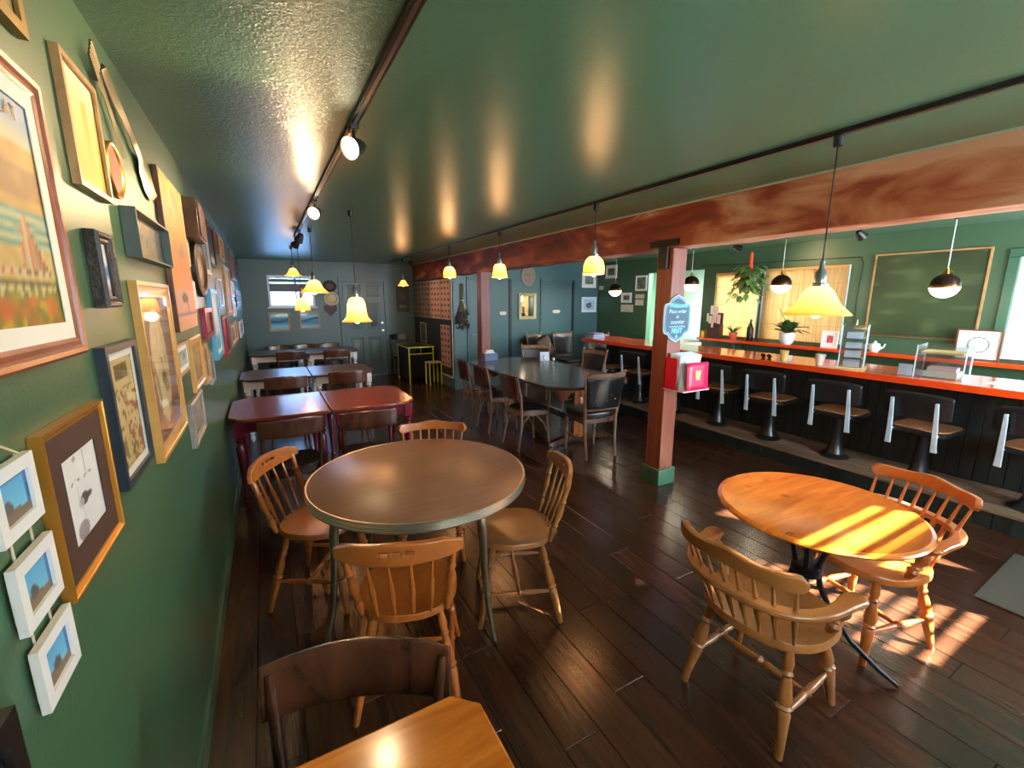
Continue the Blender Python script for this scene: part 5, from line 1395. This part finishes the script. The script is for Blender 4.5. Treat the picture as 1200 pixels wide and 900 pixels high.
M_edgepale = plain('pale_edge', S(190, 206, 206), .5)
# bamboo shades over the two hatches
M_bam, nt, p = new_mat('bamboo_reed')
setp(p, Roughness=.6)
tc = nt.nodes.new('ShaderNodeTexCoord'); mp = nt.nodes.new('ShaderNodeMapping'); mp.inputs['Scale'].default_value = (1, 60, 1.2)
nn = nt.nodes.new('ShaderNodeTexNoise'); nn.inputs['Scale'].default_value = 1.0; nn.inputs['Detail'].default_value = 3
nt.links.new(tc.outputs['Object'], mp.inputs[0]); nt.links.new(mp.outputs[0], nn.inputs['Vector'])
rr_ = nt.nodes.new('ShaderNodeValToRGB'); rr_.color_ramp.elements[0].position = .3; rr_.color_ramp.elements[0].color = S(172, 126, 74); rr_.color_ramp.elements[1].position = .7; rr_.color_ramp.elements[1].color = S(212, 174, 118)
nt.links.new(nn.outputs['Fac'], rr_.inputs[0]); nt.links.new(rr_.outputs[0], p.inputs['Base Color'])
tl = nt.nodes.new('ShaderNodeBsdfTranslucent'); nt.links.new(rr_.outputs[0], tl.inputs[0])
mxs = nt.nodes.new('ShaderNodeMixShader'); mxs.inputs[0].default_value = .35
nt.links.new(p.outputs[0], mxs.inputs[1]); nt.links.new(tl.outputs[0], mxs.inputs[2]); nt.links.new(mxs.outputs[0], nt.nodes['Material Output'].inputs[0])
for (a, b, c, d_), lb in ((HATCH_1, 'narrow bamboo shade over the hatch beside the kitchen doorway'), (HATCH_2, 'wide bamboo shade over the hatch behind the white-potted plant')):
    o = thing('bamboo_shade', lb, 'blind', (XR - .012, (a + b) / 2, c))
    w = b - a + .03; h = d_ - c + .01
    nr = int(w / .0085)
    m = MB()
    pts = [(-.0035 * math.cos(k * PI), -w / 2 + w * k / (nr * 1), 0) for k in range(nr + 1)]
    m.add([(x, y, 0) for x, y, _ in pts] + [(x, y, h) for x, y, _ in pts], [(k, k + 1, nr + 2 + k, nr + 1 + k) for k in range(nr)])
    q = m.build('reeds', M_bam, o, smooth=0); q['kind'] = 'stuff'
    box('head_rail', F_oak, -.012, .0, -w / 2, w / 2, h - .03, h, o)
    for f in (.22, .5, .78): MB().box(-.0065, -.0045, -w / 2, w / 2, h * f - .003, h * f + .003).build('stitching', F_tan, o)
    for e0 in (-w / 2 - .012, w / 2): box('side_strip', M_edgepale, -.008, .004, e0, e0 + .012, 0, h, o)
# chalkboard
def chalk(u, v):
    c = mixc((40, 58, 34), (60, 80, 44), noise2(u * 3, v * 3, 2))
    return mixc(c, (96, 112, 74), max(0, noise2(u * 5, v * 14, 5) - .55) * 1.2)
o = picture('chalkboard', 'wide green chalkboard in a thin wooden frame on the bar wall', 'right', 1.615, 2.60, 1.26, 2.215, .02, .018, F_tan, chalk, cat='chalkboard')
MB().box(-.47, .47, -.05, -.015, -.468, -.458).build('chalk_ledge', F_brown, o)
o = thing('wall_cable', 'thin dark cable run along the wall above the bamboo shades', 'cable', (XR - .008, 0, 0))
MB().tube([(0, 5.0, 2.24), (0, 4.3, 2.215), (0, 3.6, 2.215), (0, 2.75, 2.20), (0, 2.72, 2.12), (0, 2.74, 1.7), (0, 2.72, 1.2)], .004, 6).build('cable', M_black, o)

# --- kitchen glimpsed through the doorways
o = thing('kitchen_bench', 'white kitchen bench seen through the doorway beside the post', 'counter', (7.4, 5.2, 0))
box('body', M_kit, -.3, .3, -.9, .6, 0, .88, o); box('worktop', M_steel, -.33, .33, -.93, .63, .88, .92, o); box('splash_rail', M_steel, .30, .33, -.93, .63, .92, 1.02, o)
o = thing('kitchen_shelf', 'pale kitchen wall shelf seen through the doorway', 'shelf', (8.38, 5.3, 1.45))
box('board', M_white, -.12, .12, -1.0, .8, 0, .03, o)
for k in range(5): MB().lathe([(.002, .03), (.05, .03), (.055, .06), (.055, .18), (.04, .2), (.002, .2)], 14, Matrix.Translation((0, -.8 + .33 * k, 0))).build('jar', M_cream, o)
o = thing('kitchen_light', 'bright square ceiling light in the kitchen', 'light', (7.5, 4.8, CZ - .03))
box('diffuser', emit('kitchen_light_glow', (.93, 1, .95, 1), 90), -.5, .5, -.7, .7, -.0, .012, o)
rect_ring(MB(), 1.06, 1.46, [(0, 0), (.0, .03), (.03, .03), (.03, 0)]).build('frame', M_white, o).rotation_euler = (R(90), 0, 0)
o = thing('white_box', 'white cardboard box on the floor platform behind the bar, beside the post', 'box', (5.75, 4.85, 0))
box('carton', plain('white_card', S(226, 216, 206), .7), -.2, .2, -.3, .3, 0, .98, o, bevel=.004); box('lid', plain('white_card_lid', S(232, 224, 214), .7), -.21, .21, -.31, .31, .98, 1.03, o, bevel=.004)

# --- post: chalk sign, menu box
o = thing('chalk_sign', 'shaped blue-grey chalk sign with pale lettering on the square post', 'sign', (3.115, 2.65, 1.53))
def sign_outline(s=1.0):
    q = [(.0, .205), (.05, .185), (.085, .165), (.105, .135), (.150, .125), (.162, .10), (.165, 0)]
    up = q + [(x, -z) for x, z in reversed(q[:-1])]
    return [(x * s, z * s) for x, z in up] + [(-x * s, z * s) for x, z in reversed(up[1:-1])]
MX = Matrix.Rotation(R(90), 4, 'X')
MB().prism(sign_outline(1.0)[::-1], .001, .014, MX).build('edge_board', plain('pale_blue_edge', S(150, 176, 186), .5), o)
MB().prism(sign_outline(.93)[::-1], .012, .0165, MX).build('face', plain('slate_blue', S(50, 78, 98), .6, var=.15), o)
MB().prism(sign_outline(.90)[::-1], .0165, .0172, MX).build('border', plain('blue_border', S(110, 168, 196), .6), o)
MB().prism(sign_outline(.865)[::-1], .0171, .0178, MX).build('face', plain('slate_blue_inner', S(50, 78, 98), .6, var=.15), o)
M_ch1 = emit('chalk_dummy', (0, 0, 0, 1), 0) if False else plain('cyan_chalk', S(110, 206, 236), .8)
M_ch2 = plain('pale_chalk', S(176, 206, 218), .8)
def lettering(parent, body, x, z, size, mat, yy, shear=0.0, bold=0.0):
    c = bpy.data.curves.new('lettering', 'FONT'); c.body = body; c.size = size; c.align_x = 'CENTER'; c.align_y = 'CENTER'
    c.extrude = .0004; c.shear = shear; c.offset = bold; c.materials.append(mat)
    return text_mesh(c, parent, (x, yy, z))
lettering(o, 'Welcome', 0.0, .112, .056, M_ch1, -.0182, .35, .0012)
lettering(o, 'Place order', 0.0, .062, .046, M_ch2, -.0182)
lettering(o, 'at', 0.0, .018, .046, M_ch2, -.0182)
lettering(o, 'counter', 0.0, -.028, .054, M_ch2, -.0182, .2)
lettering(o, 'FIRST', 0.0, -.106, .056, M_ch1, -.0182, 0, .0022)
MB().tube([(-.10 + .2 * k / 40, -.0182, -.068 + .007 * math.sin(k * .95)) for k in range(41)], .0028, 5).build('wavy_line', M_ch2, o)
MB().prism([(-.004, -.132), (.004, -.132), (.004, -.152), (.016, -.148), (0, -.172), (-.016, -.148), (-.004, -.152)], .0178, .0184, MX).build('arrow', M_ch2, o)
o = thing('menu_box', 'red menu holder with white papers fixed to the square post', 'holder', (3.14, 2.648, .925))
M_red = plain('red_plastic', S(196, 22, 44), .3); M_pink = plain('pink_red_front', S(196, 26, 72), .35)
box('floor_plate', plain('pale_pink_card', S(220, 170, 176), .6), -.13, .20, -.22, 0, -.006, .004, o)
box('side', M_red, -.125, -.119, -.13, 0, .004, .275, o); box('back', M_red, -.125, .19, -.008, 0, .004, .275, o); box('side', M_red, .184, .19, -.10, 0, .004, .25, o)
MB().grid(lambda u, v: (-.09 + .27 * u + .012 * v, -.215 + .02 * v, .004 + .235 * v), 4, 6).build('front', M_pink, o, solid=.006)
for k in range(7):
    MB().grid(lambda u, v, k=k: (-.095 + .012 * v + .27 * u, -.175 + .018 * k + .05 * v + .03 * math.sin(v * PI) * (1 - k / 7), .006 + (.285 + .003 * k) * v), 2, 8).build('menu', plain('white_blue_paper', S(206, 226, 236), .6), o, solid=.003)
MB().prism([(-.024, -.045), (.024, -.045), (.034, .04), (.014, .052), (0, .032), (-.014, .052), (-.034, .04)], 0, .0012, Matrix.Translation((.052, -.2095, .125)) @ MX).build('emblem', plain('tan_emblem', S(222, 176, 110), .6), o)

# --- mat by the street door
o = thing('door_mat', 'dark grey-green floor mat by the street side of the bar', 'mat', (3.88, .42, 0))
MB().prism([(-.44, -.28), (.38, -.28), (.40, .26), (-.44, .24)], .0005, .010).build('mat', plain('mat_fibre', S(70, 66, 54), .95, bump=.6, bscale=160), o, bevel=.004)

# --- on the long table
o = thing('table_card', 'white card standing on the long dark table', 'card', (3.72, 5.62, .7625), R(-20))
MB().prism([(-.05, 0), (.05, 0), (0, .13)], -.07, .07, Matrix.Rotation(R(90), 4, 'X') @ Matrix.Rotation(0, 4, 'Z')).build('card', plain('bluish_card', S(200, 222, 240), .6), o).rotation_euler = (0, 0, R(90))
o = thing('napkin_box', 'blue patterned napkin box at the far end of the long dark table', 'box', (2.98, 6.04, .7625))
box('box', plain('blue_white_pattern', S(84, 100, 140), .5, var=.9), -.11, .11, -.07, .07, 0, .11, o, bevel=.004)
MB().prism([(-.08, .0), (.08, 0), (.05, .05), (-.05, .05)], -.03, .03, Matrix.Translation((0, 0, .11)) @ MX).build('napkins', M_white, o)
for k in range(2):
    o = thing('salt_shaker', ['glass shaker on the long dark table nearer the bar', 'glass shaker beside the white card'][k], 'shaker', (3.60 + .04 * k, 5.2 + .30 * k, .7625))
    MB().lathe([(.002, 0), (.022, 0), (.024, .05), (.018, .075), (.002, .076)], 14).build('body', M_acrylic, o); MB().lathe([(.02, .07), (.02, .088), (.012, .098), (.002, .099)], 14).build('cap', M_steel, o)

# ================================================================ lamps
def track(name, label, x, y0, y1, z=CZ, mat=M_black):
    o = thing(name, label, 'track', (x, (y0 + y1) / 2, z))
    L = y1 - y0
    MB().box(-.018, .018, -L / 2, L / 2, -.022, 0).build('rail', mat, o, bevel=.003)
    MB().box(-.006, .006, -L / 2, L / 2, -.0235, -.022).build('slot', M_steel, o)
    MB().box(-.022, .022, -L / 2 - .04, -L / 2, -.026, 0).build('end_feed', mat, o)
    return o
track('light_track', 'black light track on the ceiling beside the picture wall', .41, -.3, 6.12)
track('light_track', 'black light track carrying the amber pendants beside the beam', 2.36, -.4, 9.2)
track('light_track', 'black light track above the bar', 5.44, -.2, 7.3)

def point(parent, loc, energy, col, r=.03):
    L = bpy.data.lights.new('lamp_light', 'POINT'); L.energy = energy; L.color = col; L.shadow_soft_size = r
    q = bpy.data.objects.new('lamp_light', L); COL.objects.link(q); q.parent = parent; q.location = loc
    return q
WARM = (1.0, .56, .24)
M_bulb = emit('bulb_glow', (1.0, .50, .14, 1), 22)
def glass_mat(name, low, high, s_low, s_high, zr):
    """lit amber glass: glows paler near the bulb, deeper amber at the rim"""
    m, nt, p = new_mat(name)
    tc = nt.nodes.new('ShaderNodeTexCoord'); sp = nt.nodes.new('ShaderNodeSeparateXYZ'); nt.links.new(tc.outputs['Object'], sp.inputs[0])
    mr = nt.nodes.new('ShaderNodeMapRange'); mr.inputs['From Min'].default_value = zr[0]; mr.inputs['From Max'].default_value = zr[1]
    nt.links.new(sp.outputs['Z'], mr.inputs['Value'])
    r1 = nt.nodes.new('ShaderNodeValToRGB'); r1.color_ramp.elements[0].color = low; r1.color_ramp.elements[1].color = high
    nt.links.new(mr.outputs[0], r1.inputs[0]); nt.links.new(r1.outputs[0], p.inputs['Emission Color'])
    m2 = nt.nodes.new('ShaderNodeMapRange'); m2.inputs['To Min'].default_value = s_low; m2.inputs['To Max'].default_value = s_high
    nt.links.new(mr.outputs[0], m2.inputs['Value']); nt.links.new(m2.outputs[0], p.inputs['Emission Strength'])
    p.inputs['Base Color'].default_value = S(240, 190, 120); p.inputs['Roughness'].default_value = .25
    return m
M_amber = glass_mat('lit_amber_glass', (1.0, .24, .02, 1), (1.0, .38, .06, 1), 1.3, 9.5, (0.0, .13))
SHAPES = {
 'wide':  [(.150, 0), (.128, .022), (.098, .050), (.078, .085), (.062, .118), (.040, .138)],
 'bell':  [(.135, 0), (.114, .018), (.094, .045), (.084, .10), (.079, .16), (.062, .205), (.040, .220)],
 'tulip': [(.085, 0), (.086, .03), (.082, .07), (.070, .105), (.050, .130), (.030, .140)],
 'flare': [(.088, 0), (.078, .03), (.070, .07), (.064, .11), (.050, .135), (.030, .142)],
}
def pendant(label, x, y, zr, shape, scale=1.0, energy=7.0, group=None, top=CZ - .024):
    o = thing('pendant_lamp', label, 'lamp', (x, y, zr), 0, group)
    pr = [(r * scale, z * scale) for r, z in SHAPES[shape]]
    th = .004
    full = pr + [(r - th, z - .001) for r, z in reversed(pr)]
    m = MB(); n = 32
    m.loops([[(r * math.cos(2 * PI * i / n), r * math.sin(2 * PI * i / n), z) for i in range(n)] for r, z in full], False, False)
    m.build('shade', M_amber, o, label='amber glass shade')
    hz = pr[-1][1]
    MB().lathe([(.002, hz - .01), (.030 * scale + .008, hz - .006), (.030 * scale + .008, hz + .012), (.026, hz + .018), (.026, hz + .065), (.012, hz + .085), (.010, hz + .12), (.002, hz + .121)], 18).build('socket', M_steel, o)
    MB().tube([(0, 0, hz + .10), (0, 0, top - zr - .02)], .0035, 6).build('cord', M_black, o)
    MB().lathe([(.002, top - zr - .05), (.02, top - zr - .045), (.022, top - zr - .0), (.002, top - zr)], 14).build('canopy', M_black, o)
    MB().sphere((0, 0, .02 * scale), .020 * scale + .008, 14, 10, (1, 1, 1.35)).build('bulb', M_bulb, o)
    point(o, (0, 0, -.045), energy, WARM, .055)
    return o
GP = 'amber glass pendants'
pendant('large flared amber pendant hanging in front of the wide bamboo shade', 2.36, 1.165, 1.622, 'wide', .98, 9, GP)
pendant('tulip amber pendant beside the square post with the chalk sign', 2.36, 2.86, 1.895, 'tulip', 1.0, 8, GP)
pendant('flared amber pendant over the long dark table, near the plaque', 2.36, 4.50, 1.935, 'flare', 1.05, 8, GP)
pendant('tulip amber pendant in front of the bird posters', 2.36, 6.04, 2.00, 'tulip', 1.05, 8, GP)
pendant('dome amber pendant near the panelled door', 2.36, 8.45, 1.945, 'wide', .70, 8, GP)
pendant('large bell-shaped amber pendant over the crimson tables', .735, 4.2, 1.495, 'bell', .98, 9, GP, CZ - .002)
pendant('wide amber pendant in front of the far window, just past the bell-shaped one', .51, 5.4, 1.765, 'wide', .98, 8, GP, CZ - .002)
pendant('small amber pendant hanging low against the far window', .437, 6.3, 1.552, 'flare', 1.1, 7, GP, CZ - .002)
pendant('small amber pendant hanging highest against the far wall', .425, 7.35, 2.03, 'wide', .76, 7, GP, CZ - .002)

# two-tone globes above the bar
M_opal = emit('lit_opal_glass', (1.0, .88, .68, 1), 9.0, base=S(240, 236, 226))
M_bronze = plain('dark_bronze', S(64, 40, 32), .25, metal=.7)
def globe(label, y, z, r=.108):
    o = thing('globe_pendant', label, 'lamp', (5.44, y, z), 0, 'two-tone globe pendants above the bar')
    MB().lathe([(max(.002, r * math.sin(PI * k / 24)), -r * math.cos(PI * k / 24)) for k in range(0, 12)], 28).build('opal_bowl', M_opal, o)
    MB().lathe([(max(.002, r * 1.015 * math.sin(PI * k / 24)), -r * 1.015 * math.cos(PI * k / 24)) for k in range(11, 25)], 28).build('bronze_cap', M_bronze, o)
    MB().lathe([(r * 1.03, -.020), (r * 1.03, -.004), (r * 1.01, .0)], 28, cap=False).build('band', M_brass, o)
    MB().lathe([(.02, r), (.014, r + .02), (.012, r + .045), (.004, r + .05)], 12).build('stem', M_brass, o)
    for s in (-1, 1): MB().tube([(0, s * .05, r * .88), (0, s * .035, r + .018), (0, s * .012, r + .03)], .004, 6).build('hook', M_brass, o)
    MB().tube([(0, 0, r + .04), (0, 0, CZ - .022 - z)], .004, 6).build('cord', M_cream, o)
    MB().lathe([(.002, CZ - z - .06), (.022, CZ - z - .055), (.024, CZ - z - .022), (.002, CZ - z - .021)], 14).build('canopy', M_black, o)
    point(o, (0, 0, -r - .05), 7, (1, .82, .58), .06)
    return o
globe('two-tone globe pendant in front of the chalkboard', 1.635, 1.815)
globe('two-tone globe pendant between the hanging plant and the wide shade', 3.11, 1.872)
globe('two-tone globe pendant in front of the kitchen doorway by the post', 4.40, 1.915)
globe('two-tone globe pendant at the far end of the bar', 5.99, 1.850)

# track spotlights
M_spot = emit('spot_glow', (1.0, .80, .5, 1), 30)
def spot(label, x, y, aim, lit=True, energy=40, z=CZ - .022, size=R(75), group='track spotlights'):
    o = thing('track_spotlight', label, 'spotlight', (x, y, z), 0, group)
    MB().box(-.016, .016, -.035, .035, -.02, 0).build('adapter', M_black, o)
    MB().tube([(0, 0, -.018), (0, 0, -.06)], .007, 8).build('stem', M_black, o)
    d = (Vector(aim) - Vector((x, y, z - .085))).normalized()
    q = d.to_track_quat('Z', 'Y').to_matrix().to_4x4()
    M = Matrix.Translation((0, 0, -.085)) @ q
    MB().lathe([(.002, -.06), (.020, -.055), (.032, -.03), (.046, .03), (.049, .036), (.046, .037), (.042, .030), (.030, -.005), (.002, -.006)], 18, M).build('head', M_black, o)
    MB().lathe([(.002, .018), (.036, .020), (.040, .028), (.030, .036), (.002, .040)], 18, M).build('bulb', M_spot if lit else M_steel, o)
    if lit:
        L = bpy.data.lights.new('spot_light', 'SPOT'); L.energy = energy; L.color = (1, .68, .36); L.spot_size = size; L.spot_blend = .8; L.shadow_soft_size = .03
        lo = bpy.data.objects.new('spot_light', L); COL.objects.link(lo); lo.parent = o
        lo.location = Vector((0, 0, -.085)) + d * .055; lo.rotation_euler = (-d).to_track_quat('Z', 'Y').to_euler()
    return o
spot('lit track spotlight over the round taupe table, turned to the pictures', .41, 2.13, (-.355, 1.5, 1.95), True, 50, size=R(100))
spot('lit track spotlight over the crimson tables, turned to the pictures', .41, 3.80, (-.34, 2.6, 1.75), True, 46, size=R(95))
spot('unlit black track spotlight at the end of the picture-wall track, nearer one', .41, 5.45, (-.2, 6.4, 1.2), False)
spot('unlit black track spotlight at the end of the picture-wall track, farther one', .41, 6.02, (-.25, 7.2, 1.6), False)
spot('lit track spotlight above the hanging plant', 5.44, 3.72, (6.45, 3.1, 1.9), True, 26, size=R(85))
spot('unlit black track spotlight above the bar, in front of the chalkboard', 5.44, 2.36, (6.4, 2.2, 1.7), False)
spot('black track spotlight on the pendant track near the panelled door', 2.36, 7.9, (2.2, 9.9, 1.2), False)
